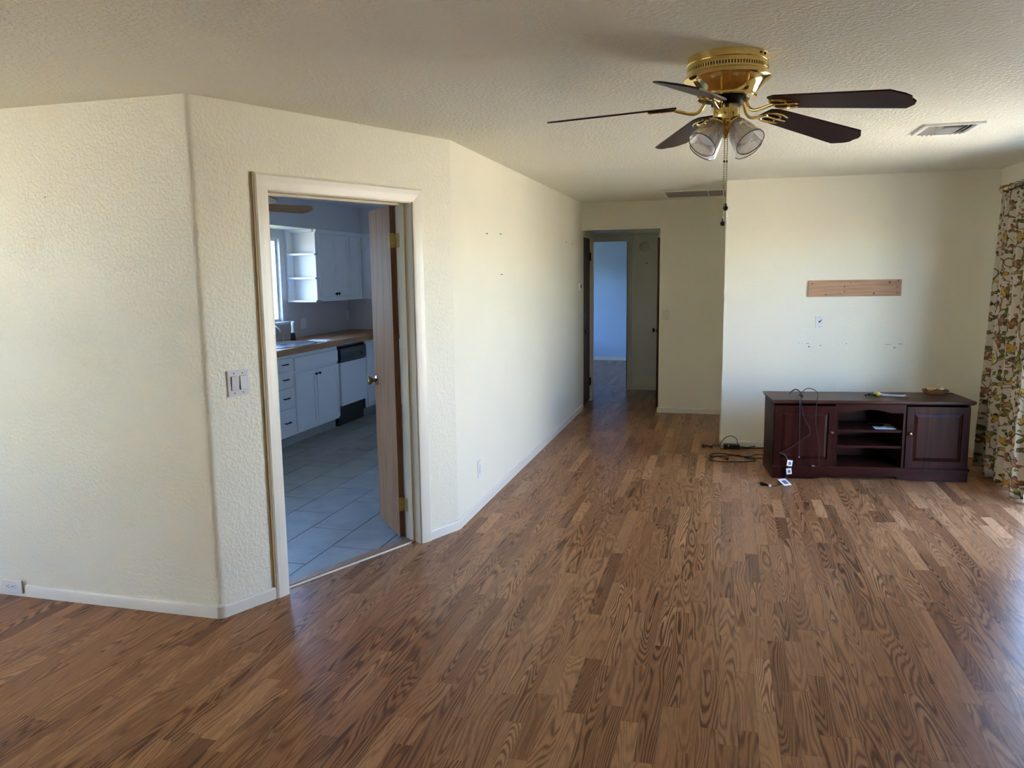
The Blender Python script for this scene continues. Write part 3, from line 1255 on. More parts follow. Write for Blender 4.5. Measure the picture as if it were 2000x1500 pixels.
# light kit: four ribbed glass bells
for k in range(4):
    az = math.radians(226 + 90 * k)
    m4 = Matrix.Rotation(az, 4, 'Z') @ Matrix.Translation((.040, 0, 2.196)) @ Matrix.Rotation(math.radians(136), 4, 'Y')
    bm = NB()
    lathe(bm, [(.010, -.012), (.016, -.004), (.030, .002), (.032, .010), (.030, .014), (.026, .016)], 28)
    fo = obj('lamp_fitter', bm, BRASS, fan, smooth=True)
    fo.matrix_local = m4
    bm = NB()
    out = [(.028, .010), (.033, .018), (.038, .032), (.043, .052), (.0485, .078), (.0535, .102), (.0565, .118)]
    inn = [(r - .0028, z) for r, z in out[::-1]]
    lathe(bm, out + [(.0575, .121)] + [(.0555, .122)] + inn, 84, closed=True, rib=.012)
    so = obj('lamp_shade', bm, SHADE, fan, smooth=False)
    so.matrix_local = m4
    bm = NB()
    tube(bm, [(.0565 * math.cos(2 * PI * q / 32), .0565 * math.sin(2 * PI * q / 32), .121) for q in range(33)], .0019, 6, smooth=False)
    obj('rim', bm, RIMG, so, smooth=True)
    bm = NB()
    lathe(bm, [(.012, .0), (.013, .03), (.018, .042), (.030, .062), (.036, .075), (.037, .082), (.033, .088), (.018, .091), (1e-5, .092)], 28)
    bo = obj('bulb', bm, LEAFB, fan, smooth=True)
    bo.matrix_local = m4
# pull chains
for (cx_, cyy, z0, z1) in ((-.004, -.035, 2.150, 1.822), (.006, -.030, 2.150, 1.880)):
    bm = NB()
    n = int((z0 - z1) / .0085)
    for q in range(n):
        z = z0 - (z0 - z1) * q / n
        lathe(bm, [(1e-4, z - .003), (.0026, z - .0015), (.0026, z + .0015), (1e-4, z + .003)], 6, Matrix.Translation((cx_, cyy, 0)))
    tube(bm, [(cx_, cyy, z0), (cx_, cyy, z1)], .0009, 5, smooth=False)
    ch = obj('pull_chain', bm, BRASSD, fan)
    bm = NB()
    ball(bm, (cx_, cyy, z1 - .006), .010, 14)
    lathe(bm, [(.004, z1), (.004, z1 + .012)], 8, Matrix.Translation((cx_, cyy, 0)))
    obj('chain_pull', bm, DARKST, ch, smooth=True)
    bm = NB()
    ball(bm, (cx_, cyy, z0 - .10), .0042, 8)
    obj('chain_joint', bm, DARKST, ch, smooth=True)

# ------------------------------------------------------------------ ceiling register and return grille
vt = thing('ceiling_vent', 'small white metal three-way air register on the ceiling right of the fan', 'vent', (1.228, 5.22, HC))
VX, VY = .155, .175
for (a, b, c, d) in ((-VX, VX, -VY, -VY + .026), (-VX, VX, VY - .026, VY), (-VX, -VX + .026, -VY + .026, VY - .026), (VX - .026, VX, -VY + .026, VY - .026)):
    bm = NB()
    box(bm, a, b, c, d, -.012, 0)
    obj('frame', bm, GREYW, vt)
bm = NB()
box(bm, -VX + .02, VX - .02, -VY + .02, VY - .02, -.002, -.0005)
obj('duct_shade', bm, DARKV, vt)  # flat dark sheet painted in for the shade inside the duct
for i in range(3):
    for sgn in (-1, 1):
        bm = NB()
        mt = Matrix.Translation((sgn * (.058 + .025 * i), 0, -.010)) @ Matrix.Rotation(sgn * math.radians(-48), 4, 'Y')
        box(bm, -.013, .013, -VY + .028, VY - .028, -.0008, .0008, mt)
        obj('louver', bm, GREYW, vt)
for i in range(9):
    bm = NB()
    mt = Matrix.Translation((0, -.12 + .03 * i, -.010)) @ Matrix.Rotation(math.radians(40), 4, 'X')
    box(bm, -.046, .046, -.016, .016, -.0008, .0008, mt)
    obj('louver', bm, GREYW, vt)

gr = thing('return_grille', 'long cream return-air grille on the ceiling before the hall opening', 'vent', (-.29, 8.52, HC))
GX, GY = .35, .33
for (a, b, c, d) in ((-GX, GX, -GY, -GY + .035), (-GX, GX, GY - .035, GY), (-GX, -GX + .035, -GY + .035, GY - .035), (GX - .07, GX, -GY + .035, GY - .035)):
    bm = NB()
    box(bm, a, b, c, d, -.014, 0)
    obj('frame', bm, TRIM, gr)
bm = NB()
box(bm, -GX + .03, GX - .03, -GY + .03, GY - .03, -.003, -.001)
obj('filter', bm, MARK, gr)
for i in range(24):
    bm = NB()
    mt = Matrix.Translation((0, -GY + .05 + .0245 * i, -.008)) @ Matrix.Rotation(math.radians(-35), 4, 'X')
    box(bm, -GX + .035, GX - .07, -.009, .009, -.0006, .0006, mt)
    obj('louver', bm, GRILL, gr)
bm = NB()
box(bm, .105, .113, -GY + .035, GY - .035, -.015, -.004)
obj('divider', bm, TRIM, gr)


# ------------------------------------------------------------------ plates on the walls
def plate(name, label, cat, mtx, w, h, kind, m, group=None, holes=None):
    """mtx: local x along wall, y out of wall, z up; origin at plate centre"""
    root = thing(name, label, cat, mtx.translation, 0, group)
    R = mtx.copy()
    R.translation = (0, 0, 0)
    bm = NB()
    prism(bm, [(-w / 2, 0), (w / 2, 0), (w / 2, .004), (w / 2 - .004, .007), (-w / 2 + .004, .007), (-w / 2, .004)], -h / 2, h / 2, 'Z', R)
    obj('cover_plate', bm, m, root)
    if kind == 'rocker2':
        for sx, tilt in ((-.023, -4), (.023, 5)):
            bm = NB()
            box(bm, sx - .0175, sx + .0175, .0065, .0075, -.034, .034, R)
            obj('rocker_gap', bm, MARK, root)  # dark inset paints the shaded gap around each rocker
            bm = NB()
            mt = R @ Matrix.Translation((sx + .001, .008, 0)) @ Matrix.Rotation(math.radians(tilt), 4, 'X')
            box(bm, -.0155, .0155, -.003, .004, -.0325, .0325, mt)
            obj('rocker', bm, m, root)
        sc = [(-.023, .047), (.023, .047), (-.023, -.047), (.023, -.047)]
    elif kind == 'rocker':
        bm = NB()
        mt = R @ Matrix.Translation((0, .008, 0)) @ Matrix.Rotation(math.radians(4), 4, 'X')
        box(bm, -.0155, .0155, -.003, .004, -.0325, .0325, mt)
        obj('rocker', bm, m, root)
        sc = [(0, .047), (0, -.047)]
    elif kind == 'toggle':
        bm = NB()
        mt = R @ Matrix.Translation((0, .010, .004)) @ Matrix.Rotation(math.radians(25), 4, 'X')
        box(bm, -.005, .005, -.006, .012, -.005, .005, mt)
        obj('toggle', bm, m, root)
        sc = [(0, .03), (0, -.03)]
    elif kind == 'outlet':
        for dz in (-.0195, .0195):
            bm = NB()
            lathe(bm, [(.0165, .0065), (.0165, .0085), (.0155, .009)], 20, R @ Matrix.Translation((0, 0, dz)) @ Matrix.Rotation(-PI / 2, 4, 'X'))
            rc = obj('receptacle', bm, m, root)
            bm = NB()
            for sx in (-.0062, .0062):
                box(bm, sx - .0012, sx + .0012, .0088, .0094, dz - .001, dz + .0075, R)
            box(bm, -.0032, .0032, .0088, .0094, dz - .0105, dz - .006, R)
            obj('slots', bm, BLACKP, rc)
        sc = [(0, 0)]
    elif kind == 'coax':
        bm = NB()
        lathe(bm, [(.008, .006), (.008, .010), (.005, .010), (.005, .020), (1e-5, .020)], 12, R @ Matrix.Rotation(-PI / 2, 4, 'X'))
        obj('coax_jack', bm, BLACKP, root)
        bm = NB()
        tube(bm, [R @ Vector(p) for p in ((0, .016, 0), (.004, .03, .006), (.012, .03, .014), (.015, .022, .02))], .003, 6, 5)
        obj('wire_stub', bm, CABLE, root, smooth=True)
        sc = [(0, .042), (0, -.042)]
    else:
        sc = []
    if sc:
        bm = NB()
        for (sx, sz) in sc:
            lathe(bm, [(.0032, .0065), (.0030, .0078), (1e-5, .0082)], 8, R @ Matrix.Translation((sx, 0, sz)) @ Matrix.Rotation(-PI / 2, 4, 'X'))
        obj('screw_heads', bm, MARK, root)
    return root


def wm(origin, xd, yd):
    return frame_mtx(origin, xd, yd)


p = dpt(.164, 0, 1.132)
plate('light_switch', 'white double rocker light switch plate left of the kitchen doorway', 'light switch', wm(p, DT, DN), .117, .124, 'rocker2', PLATE)
p = (-3.554, A.y - .012, .052)
M90 = wm(p, (1, 0), (0, -1)) @ Matrix.Rotation(PI / 2, 4, 'Y')
plate('wall_outlet', 'white outlet lying sideways in the left wall baseboard', 'outlet', M90, .072, .128, 'outlet', WHITE)
plate('wall_outlet', 'white outlet low on the long wall, the nearer one', 'outlet', wm((B.x, 5.105, .288), (0, 1), (1, 0)), .072, .118, 'outlet', WHITE)
plate('wall_outlet', 'white outlet low on the long wall, the farther one by the hall', 'outlet', wm((B.x, 7.615, .325), (0, 1), (1, 0)), .075, .118, 'outlet', WHITE)
plate('light_switch', 'ivory single switch plate right of the hall opening', 'light switch', wm((-.640, YF, 1.146), (1, 0), (0, -1)), .076, .118, 'rocker', IVORY)
plate('light_switch', 'white toggle switch plate at the far end of long wall', 'light switch', wm((B.x, 9.14, 1.122), (0, 1), (1, 0)), .072, .115, 'toggle', WHITE)
plate('cable_plate', 'white cable jack plate with a black stub below the wooden board', 'wall plate', wm((.828, YT, 1.175), (1, 0), (0, -1)), .070, .106, 'coax', WHITE)
th = thing('thermostat', 'small white thermostat high at the far end of long wall', 'thermostat', (B.x, 9.07, 1.473))
bm = NB()
box(bm, 0, .022, -.055, .055, -.045, .045)
obj('case', bm, WHITE, th, bevel=.004)
bm = NB()
box(bm, .0215, .0235, -.035, .015, -.012, .025)
obj('display', bm, MARK, th)
sd = thing('smoke_detector', 'round white smoke detector on the dark hall end wall', 'smoke detector', (-1.066, 11.0, 1.98))
bm = NB()
lathe(bm, [(.068, 0), (.070, .012), (.066, .026), (.050, .034), (1e-5, .036)], 32, Matrix.Rotation(PI / 2, 4, 'X'))
obj('case', bm, IVORY, sd, smooth=True)
bm = NB()
lathe(bm, [(.026, .030), (.026, .038), (.022, .040), (1e-5, .040)], 24, Matrix.Rotation(PI / 2, 4, 'X'))
obj('test_button', bm, WHITE, sd, smooth=True)

# mounting board on the tv wall
mb = thing('mounting_board', 'bare fir mounting board with screw holes on the tv wall', 'board', (1.101, YT, 1.472))
bm = NB()
box(bm, -.379, .379, -.021, 0, -.071, .071)
obj('plank', bm, BOARD, mb, rot=(0, math.radians(-.35), 0), bevel=.0015)
bm = NB()
for (u, v, r) in ((-.345, .040, .006), (-.232, -.054, .006), (-.080, .014, .0055), (-.080, -.028, .0055), (.160, -.048, .007), (.283, .048, .008), (.345, .008, .005), (.345, -.044, .005), (.352, .062, .005), (-.03, .045, .0035)):
    lathe(bm, [(r, .0205), (r, .0215), (1e-5, .0215)], 8, Matrix.Translation((u, 0, v)) @ Matrix.Rotation(PI / 2, 4, 'X'))
obj('screw_holes', bm, MARK, mb)

# staples, screws, small marks and scuffs left on the walls
def wmark(parent_name, mtx, w, h, m=MARK, nm='wall_mark'):
    bm = NB()
    box(bm, -w / 2, w / 2, 0, .0012, -h / 2, h / 2, mtx)
    return obj(nm, bm, m, bpy.data.objects[parent_name])


for (y, z) in ((5.393, 1.917), (5.751, 1.93), (5.763, 1.63)):
    wmark('wall_long', wm((B.x, y, z), (0, 1), (1, 0)), .045, .006)
for (y, z) in ((8.294, 1.958), (8.645, 1.954)):
    wmark('wall_long', wm((B.x, y, z), (0, 1), (1, 0)), .03, .010)
for (x, z, w, h, m) in ((.749, .951, .012, .010, MARK), (.661, .982, .012, .004, SPOT), (.69, .978, .010, .004, SPOT), (.735, .980, .03, .005, SPOT), (.845, .963, .014, .008, SPOT), (1.06, .982, .008, .010, SPOT),
                         (1.40, .978, .05, .004, SPOT), (1.454, .950, .016, .012, SPOT), (1.50, .983, .03, .006, SPOT)):
    wmark('wall_back', wm((x, YT, z), (1, 0), (0, -1)), w, h, m, 'scuff')
wmark('wall_left', wm((-3.127, A.y, 2.022), (1, 0), (0, -1)), .005, .005)
wmark('wall_hall_end', wm((-1.037, 11.0, 1.756), (1, 0), (0, -1)), .02, .012)
wmark('wall_bedroom_back', wm((-2.258, 14.71, 1.674), (1, 0), (0, -1)), .05, .012, SPOT, 'scuff')

# ------------------------------------------------------------------ tv stand
TO = Vector((.406, 6.406, 0))
TA = math.radians(6.898)
ts = thing('tv_stand', 'long dark cherry wood tv stand with two panel doors and open middle shelves', 'tv stand', TO, TA)
TL, TD = 1.440, .440
bm = NB()          # top with a chamfered lower edge
prof = [(-.024, .612), (-.024, .628), (-.020, .632), (TD, .632), (TD, .600), (-.006, .600)]
lo = [bm.verts.new((-.024 - (0 if z > .6001 else -.018), y, z)) for y, z in prof]
hi = [bm.verts.new((TL + .024 - (0 if z > .6001 else .018), y, z)) for y, z in prof]
bm.faces.new(lo)
bm.faces.new(hi[::-1])
for i in range(len(prof)):
    j = (i + 1) % len(prof)
    bm.faces.new((lo[i], hi[i], hi[j], lo[j]))
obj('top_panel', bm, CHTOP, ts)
bm = NB()          # carcass
box(bm, .0, .020, .02, TD, .08, .60)
obj('side_panel', bm, CHERRYV, ts)
bm = NB()
box(bm, TL - .020, TL, .02, TD, .08, .60)
obj('side_panel', bm, CHERRYV, ts)
bm = NB()
box(bm, .462, .482, .014, TD, .10, .60)
obj('divider', bm, CHERRYV, ts)
bm = NB()
box(bm, .962, .982, .014, TD, .10, .60)
obj('divider', bm, CHERRYV, ts)
bm = NB()
box(bm, .02, TL - .02, TD - .012, TD, .08, .60)
obj('back_panel', bm, CHERRY, ts)
bm = NB()
box(bm, .02, TL - .02, .02, TD - .012, .085, .104)
obj('bottom_panel', bm, CHERRY, ts)
for z in (.384, .258):
    bm = NB()
    box(bm, .482, .962, .03, TD - .012, z - .009, z + .009)
    obj('shelf', bm, CHERRY, ts)
bm = NB()          # arched rail
top = [(.482, .600), (.962, .600)]
ar = []
for i in range(25):
    t = i / 24
    x = .962 - .48 * t
    z = .530 + .026 * max(0, math.sin(PI * (t - .18) / .64)) ** 1.0 if .18 < t < .82 else .530
    ar.append((x, z))
prism(bm, top + ar, .014, .032, 'Y')
obj('arched_rail', bm, CHERRY, ts)
bm = NB()
prism(bm, [(.0, .08), (-.012, .083), (-.012, .094), (-.004, .104), (.02, .104), (.02, .08)], -.010, TL + .010, 'X')
obj('base_moulding', bm, CHERRY, ts)
bm = NB()          # plinth with a shallow arch and two notches
pl = [(-.002, 0), (.30, 0), (.36, .012), (.398, .018), (.398, .030), (.452, .030), (.452, .020), (.864, .022), (.864, .034), (.928, .034), (.928, .020), (1.0, .014), (1.10, 0), (TL + .002, 0), (TL + .002, .082), (-.002, .082)]
prism(bm, pl, -.002, .018, 'Y')
obj('plinth', bm, CHERRY, ts)
bm = NB()
box(bm, -.002, .018, .018, TD, 0, .082)
obj('plinth_side', bm, CHERRY, ts)
bm = NB()
box(bm, TL - .018, TL + .002, .018, TD, 0, .082)
obj('plinth_side', bm, CHERRY, ts)


def panel_door(x0, x1, knobx, parent):
    z0, z1 = .106, .583
    st = .052
    bm = NB()
    for (a, b, c, d) in ((x0, x0 + st, z0, z1), (x1 - st, x1, z0, z1), (x0 + st, x1 - st, z1 - st, z1), (x0 + st, x1 - st, z0, z0 + st)):
        box(bm, a, b, .000, .019, c, d)
    dr = obj('door', bm, CHERRYV, parent, bevel=.002)
    bm = NB()
    a, b, c, d = x0 + st, x1 - st, z0 + st, z1 - st
    e = .028
    o4 = [bm.verts.new(v) for v in ((a, .012, c), (b, .012, c), (b, .012, d), (a, .012, d))]
    i4 = [bm.verts.new(v) for v in ((a + e, .003, c + e), (b - e, .003, c + e), (b - e, .003, d - e), (a + e, .003, d - e))]
    bm.faces.new(i4)
    for q in range(4):
        bm.faces.new((o4[q], o4[(q + 1) % 4], i4[(q + 1) % 4], i4[q]))
    obj('raised_panel', bm, CHERRYV, dr)
    bm = NB()
    lathe(bm, [(.006, 0), (.006, .010), (.012, .014), (.014, .020), (.010, .025), (1e-5, .026)], 16, Matrix.Translation((knobx, 0, .376)) @ Matrix.Rotation(PI / 2, 4, 'X'))
    obj('knob', bm, KNOBM, dr, smooth=True)


panel_door(.002, .461, .432, ts)
panel_door(.983, TL - .002, 1.008, ts)
for zc in (.495, .20):
    bm = NB()
    box(bm, -.002, .004, .030, .046, zc - .045, zc + .045)
    obj('side_hinge', bm, HINGEB, ts)

MT = Matrix.Translation(TO) @ Matrix.Rotation(TA, 4, 'Z')


def on_top(x, y, z=.632):
    return MT @ Vector((x, y, z))


# things lying on the stand
t = thing('hand_tool', 'small black bent tool on the tv stand left of yellow screwdriver', 'tool', on_top(.765, .205))
bm = NB()
tube(bm, [(-.035, -.01, .008), (-.015, .012, .012), (.005, -.006, .016), (.02, .008, .012), (.045, -.004, .009)], .0085, 8, 6)
obj('clamp_body', bm, BLACKP, t, smooth=True)
t = thing('screwdriver', 'stubby screwdriver with yellow handle lying on the tv stand', 'tool', on_top(.822, .225, .632 + .017), TA)
mt = Matrix.Rotation(math.radians(82), 4, 'X')
bm = NB()
lathe(bm, [(1e-5, -.045), (.012, -.043), (.016, -.034), (.017, -.01), (.0145, .012), (.016, .03), (.012, .044), (.006, .048)], 12, mt, rib=.04)
obj('handle', bm, YEL, t, smooth=True)
bm = NB()
tube(bm, [mt @ Vector((0, 0, .046)), mt @ Vector((0, 0, .11))], .0032, 8, smooth=False)
obj('shaft', bm, STEEL, t, smooth=True)
t = thing('pliers', 'steel pliers lying open on the tv stand right of the yellow screwdriver', 'pliers', on_top(.905, .235, .632 + .008), TA)
bm = NB()
tube(bm, [(-.02, .0, 0), (.03, -.01, 0), (.075, -.016, 0), (.13, -.018, 0)], lambda s: .0065 - .001 * s, 8, 6)
obj('handle', bm, STEEL, t, smooth=True)
bm = NB()
tube(bm, [(-.02, .0, 0), (.03, .02, .0), (.08, .034, 0), (.13, .03, 0)], lambda s: .0075 - .001 * s, 8, 6)
obj('handle', bm, BLACKP, t, smooth=True)
bm = NB()
prism(bm, [(-.065, .004), (-.035, .018), (-.005, .016), (.008, 0), (-.005, -.016), (-.035, -.014), (-.066, -.004)], -.006, .006)
obj('jaw', bm, STEEL, t)
t = thing('hand_tool', 'thin red-tipped tool lying behind the pliers handles', 'tool', on_top(.965, .165, .632 + .007), TA)
bm = NB()
tube(bm, [(-.075, .018, 0), (.045, .006, 0)], .0034, 8, smooth=False)
obj('shaft', bm, STEEL, t, smooth=True)
bm = NB()
tube(bm, [(.045, .006, 0), (.060, .004, .001), (.078, .001, 0)], lambda s: .0055 + .002 * s, 8, 5)
obj('tip', bm, RED, t, smooth=True)
t = thing('leaf_dish', 'brown leaf-shaped dish heaped with dried bits on the tv stand', 'dish', on_top(1.285, .31), TA)
bm = NB()
n = 28
ring = []
for j, (rr, zz) in enumerate(((.02, 0), (.05, .004), (.075, .016), (.088, .030), (.084, .031), (.07, .018), (.045, .008), (.01, .006))):
    rv = []
    for q in range(n):
        a = 2 * PI * q / n
        f = 1 + .16 * math.cos(2 * a) + .06 * math.cos(5 * a + 1) * (rr / .09)
        rv.append(bm.verts.new((rr * f * math.cos(a), rr * f * .72 * math.sin(a), zz * 1.35 + (.006 * math.sin(3 * a) if rr > .06 else 0))))
    ring.append(rv)
for a_, b_ in zip(ring, ring[1:]):
    for q in range(n):
        bm.faces.new((a_[q], a_[(q + 1) % n], b_[(q + 1) % n], b_[q]))
bm.faces.new(ring[0][::-1])
bm.faces.new(ring[-1])
obj('bowl', bm, DOORE, t, smooth=True)
for q in range(26):
    bm = NB()
    a = rng.uniform(0, 2 * PI)
    r = rng.uniform(0, .062)
    mt = Matrix.Translation((r * math.cos(a) - .012, r * .7 * math.sin(a), .040 + rng.uniform(0, .026))) @ Matrix.Rotation(rng.uniform(0, 6), 4, 'Z') @ Matrix.Rotation(rng.uniform(-.5, .5), 4, 'X')
    prism(bm, [(-.026, 0), (-.009, .010), (.017, .007), (.028, 0), (.014, -.009), (-.011, -.009)], -.003, .004, 'Z', mt)
    obj('dried_bit', bm, BUFF if q % 4 else BUFF2, t)
bm = NB()
box(bm, .02, .06, -.035, -.012, .045, .060, Matrix.Rotation(.5, 4, 'Z'))
obj('pale_chip', bm, PAPER, t)
# paper and disc on the upper shelf
bm = NB()
prism(bm, [(.776, .075), (.94, .080), (.955, .30), (.80, .31)], .3932, .3955, 'Z', MT)
tag(obj('leaflet', bm, PAPER), 'white paper leaflet on the upper shelf of the tv stand', 'paper')
bm = NB()
lathe(bm, [(.060, 0), (.060, .0014), (.008, .0014), (.008, 0)], 32, MT @ Matrix.Translation((.83, .225, .3957)), closed=True)
tag(obj('disc', bm, LILAC), 'black disc lying on the white leaflet in the tv stand', 'disc')

# ------------------------------------------------------------------ cables
def F3(x, z, y=-.03):
    return MT @ Vector((x, y, z))


t = thing('coaxial_cable', 'black cable looped over the top left of the tv stand', 'cable', on_top(.2, .1))
inv = Matrix.Translation(-t.location)
bm = NB()
pts = [F3(.163, .640, .27), F3(.163, .668, .20), F3(.19, .690, .16), F3(.215, .668, .10), F3(.200, .640, .02), F3(.190, .625, -.035), F3(.199, .554, -.036), F3(.221, .481, -.034), F3(.264, .402, -.03),
       F3(.258, .356, -.03), F3(.211, .324, -.025), F3(.15, .27, -.02), F3(.096, .235, -.02), F3(.042, .208, -.02)]
tube(bm, [inv @ q for q in pts], .0042, 8, 7)
obj('heavy_strand', bm, CABLE, t, smooth=True)
bm = NB()
pts = [F3(.205, .645, .13), F3(.225, .672, .12), F3(.255, .705, .10), F3(.300, .704, .08), F3(.325, .675, .03), F3(.306, .630, -.035), F3(.300, .538, -.036), F3(.306, .425, -.03), F3(.322, .340, -.025), F3(.340, .198, -.02),
       F3(.342, .130, -.022), F3(.33, .112, -.03), F3(.300, .110, -.022)]
tube(bm, [inv @ q for q in pts], .0028, 8, 7)
obj('thin_strand', bm, CABLE, t, smooth=True)
bm = NB()
tube(bm, [inv @ q for q in (F3(.19, .640, .10), F3(.183, .636, .0), F3(.178, .620, -.035), F3(.184, .5, -.028), F3(.188, .367, -.022), F3(.192, .182, -.02))], .0026, 8, 6)
s_ = obj('thin_strand', bm, CABLE, t, smooth=True)
bm = NB()
ball(bm, inv @ F3(.192, .178, -.02), .006, 10)
obj('connector', bm, STEEL, s_, smooth=True)
bm = NB()
tube(bm, [inv @ F3(.290, .110, -.022), inv @ F3(.312, .110, -.022)], .0065, 8, smooth=False)
obj('connector', bm, STEEL, t, smooth=True)
bm = NB()
tube(bm, [inv @ F3(.20, .650, .05), inv @ F3(.215, .655, .05)], .012, 8, smooth=False)
obj('cable_tie', bm, CABLE, t)

t = thing('power_cable', 'black power cord with white tags hanging down the tv stand to floor', 'cord', (.45, 6.30, 0))
inv = Matrix.Translation(-t.location)
bm = NB()
pts = [F3(.042, .208, -.021), F3(.075, .200, -.022), F3(.098, .172, -.022), F3(.110, .135, -.024), F3(.116, .111, -.028), F3(.115, .062, -.024), F3(.100, .020, -.03), Vector((.491, 6.330, .006)), Vector((.475, 6.235, .006)), Vector((.455, 6.195, .006)),
       Vector((.415, 6.150, .006)), Vector((.372, 6.141, .006)), Vector((.345, 6.158, .008))]
tube(bm, [inv @ q for q in pts], .0036, 8, 7)
obj('cord', bm, CABLE, t, smooth=True)
bm = NB()
q0, q1, q2 = inv @ Vector((.352, 6.153, .010)), inv @ Vector((.325, 6.172, .012)), inv @ Vector((.304, 6.178, .012))
tube(bm, [q0, q1, q2], lambda s: .006 + .007 * math.sin(min(1, s * 1.3) * PI / 2), 10, 5)
pg = obj('plug', bm, BLACKP, t, smooth=True)
bm = NB()
for dz in (-.005, .005):
    tube(bm, [q2 + Vector((0, dz, 0)), q2 + Vector((-.022, dz + .008, 0))], .0032, 6, smooth=False)
obj('prongs', bm, BRASSD, pg)
for (x, z, rz, tx) in ((.120, .131, 6, -8), (.117, .066, -6, 12)):
    bm = NB()
    mt = inv @ MT @ Matrix.Translation((x, -.034, z)) @ Matrix.Rotation(math.radians(rz), 4, 'Y')
    box(bm, -.020, .020, -.001, .001, -.024, .024, mt)
    tg = obj('tag', bm, PAPER, t)
    bm = NB()
    box(bm, -.008, .010, -.0016, -.0009, -.012, .010, mt)
    obj('tag_print', bm, PRINT, tg)
bm = NB()
mt = inv @ Matrix.Translation((.487, 6.235, .014)) @ Matrix.Rotation(.6, 4, 'Z') @ Matrix.Rotation(.35, 4, 'X')
box(bm, -.035, .035, -.045, .045, -.001, .001, mt)
tg = obj('tag', bm, PAPER, t)
bm = NB()
box(bm, -.018, .02, -.022, .024, .0009, .0016, mt)
obj('tag_print', bm, PRINT, tg)
bm = NB()
box(bm, .372 - .008, .372 + .010, 6.130, 6.152, .001, .012, inv)
obj('wrap_label', bm, PAPER, t)

t = thing('power_adapter', 'black brick power adapter on the floor by the tv wall', 'power adapter', (.10, 7.42, 0), .02)
bm = NB()
box(bm, -.072, .072, -.040, .040, .002, .042)
obj('brick', bm, BLACKP, t, bevel=.006)
bm = NB()
box(bm, -.035, -.022, -.0405, -.0395, .030, .040)
obj('sticker', bm, PAPER, t)
bm = NB()
tube(bm, [(.055, .02, .02), (.045, .05, .08), (.0, .07, .105), (-.055, .06, .09), (-.10, .03, .04), (-.105, -.01, .01), (-.075, -.05, .006), (-.04, -.055, .006)], .0032, 8, 7)
obj('lead', bm, CABLE, t, smooth=True)
bm = NB()
tube(bm, [(-.072, .0, .018), (-.10, .05, .016), (-.14, .045, .012), (-.165, .06, .02), (-.172, .045, .012), (-.19, .04, .006)], .0032, 8, 6)
obj('lead', bm, CABLE, t, smooth=True)
bm = NB()                                     # bundled end
for q in range(4):
    a = q * .5
    tube(bm, [(-.17, .0, .008 + .004 * q), (-.22, .05 - .012 * q, .012), (-.262, .04, .010 + .003 * q), (-.262, .0 + .01 * q, .010), (-.22, .01, .014), (-.175, -.05 + .012 * q, .010)], .0032, 7, 5)
obj('bundled_lead', bm, CABLE, t, smooth=True)
bm = NB()
tube(bm, [(.072, .01, .02), (.11, .03, .012), (.145, .02, .012), (.19, .05, .016), (.25, .09, .02), (.31, .08, .012)], .0052, 8, 6)
obj('lead', bm, CABLE, t, smooth=True)
bm = NB()
tube(bm, [(.072, -.02, .014), (.12, -.012, .010), (.18, .0, .012), (.24, .03, .010), (.31, .04, .010)], .0052, 8, 6)
obj('lead', bm, CABLE, t, smooth=True)
bm = NB()
box(bm, .20, .265, .055, .085, .006, .034, Matrix.Rotation(.05, 4, 'Z'))
obj('inline_block', bm, BLACKP, t, bevel=.004)

t = thing('coiled_cable', 'black power cord lying in flat loops on the floor beside tv stand', 'cord', (.10, 7.02, 0))
inv = Matrix.Translation(-t.location)
P = [(0.40, 7.17), (0.362, 7.183), (0.297, 7.189), (0.258, 7.114), (0.205, 7.084), (0.144, 7.137), (0.041, 7.173), (-0.042, 7.156), (-0.087, 7.089), (-0.061, 7.056), (0.041, 7.068), (0.091, 7.117), (0.184, 7.089), (0.244, 7.046),
     (0.301, 6.967), (0.24, 6.909), (0.081, 6.857), (-0.019, 6.872), (-0.09, 6.929), (-0.073, 7.007), (-0.02, 7.065), (0.091, 7.107), (0.165, 7.123), (0.212, 7.057), (0.284, 7.045), (0.40, 7.06)]
bm = NB()
tube(bm, [inv @ Vector((x, y, .005 + .004 * (i % 3 == 1))) for i, (x, y) in enumerate(P)], .0042, 8, 7)
obj('cord', bm, CABLE, t, smooth=True)
bm = NB()
tube(bm, [inv @ Vector(q) for q in ((-.02, 7.065, .010), (.017, 6.998, .006), (.041, 6.957, .008))], .0036, 8, 6)
obj('cord', bm, CABLE, t, smooth=True)
bm = NB()
tube(bm, [inv @ Vector(q) for q in ((.036, 6.965, .010), (.055, 6.955, .012), (.072, 6.952, .012))], lambda s: .006 + .008 * s, 10, 4)
pg = obj('plug', bm, BLACKP, t, smooth=True)
bm = NB()
for dy in (-.005, .005):
    tube(bm, [inv @ Vector((.072, 6.955 + dy, .014)), inv @ Vector((.092, 6.960 + dy, .016))], .002, 6, smooth=False)
obj('prongs', bm, BRASSD, pg)

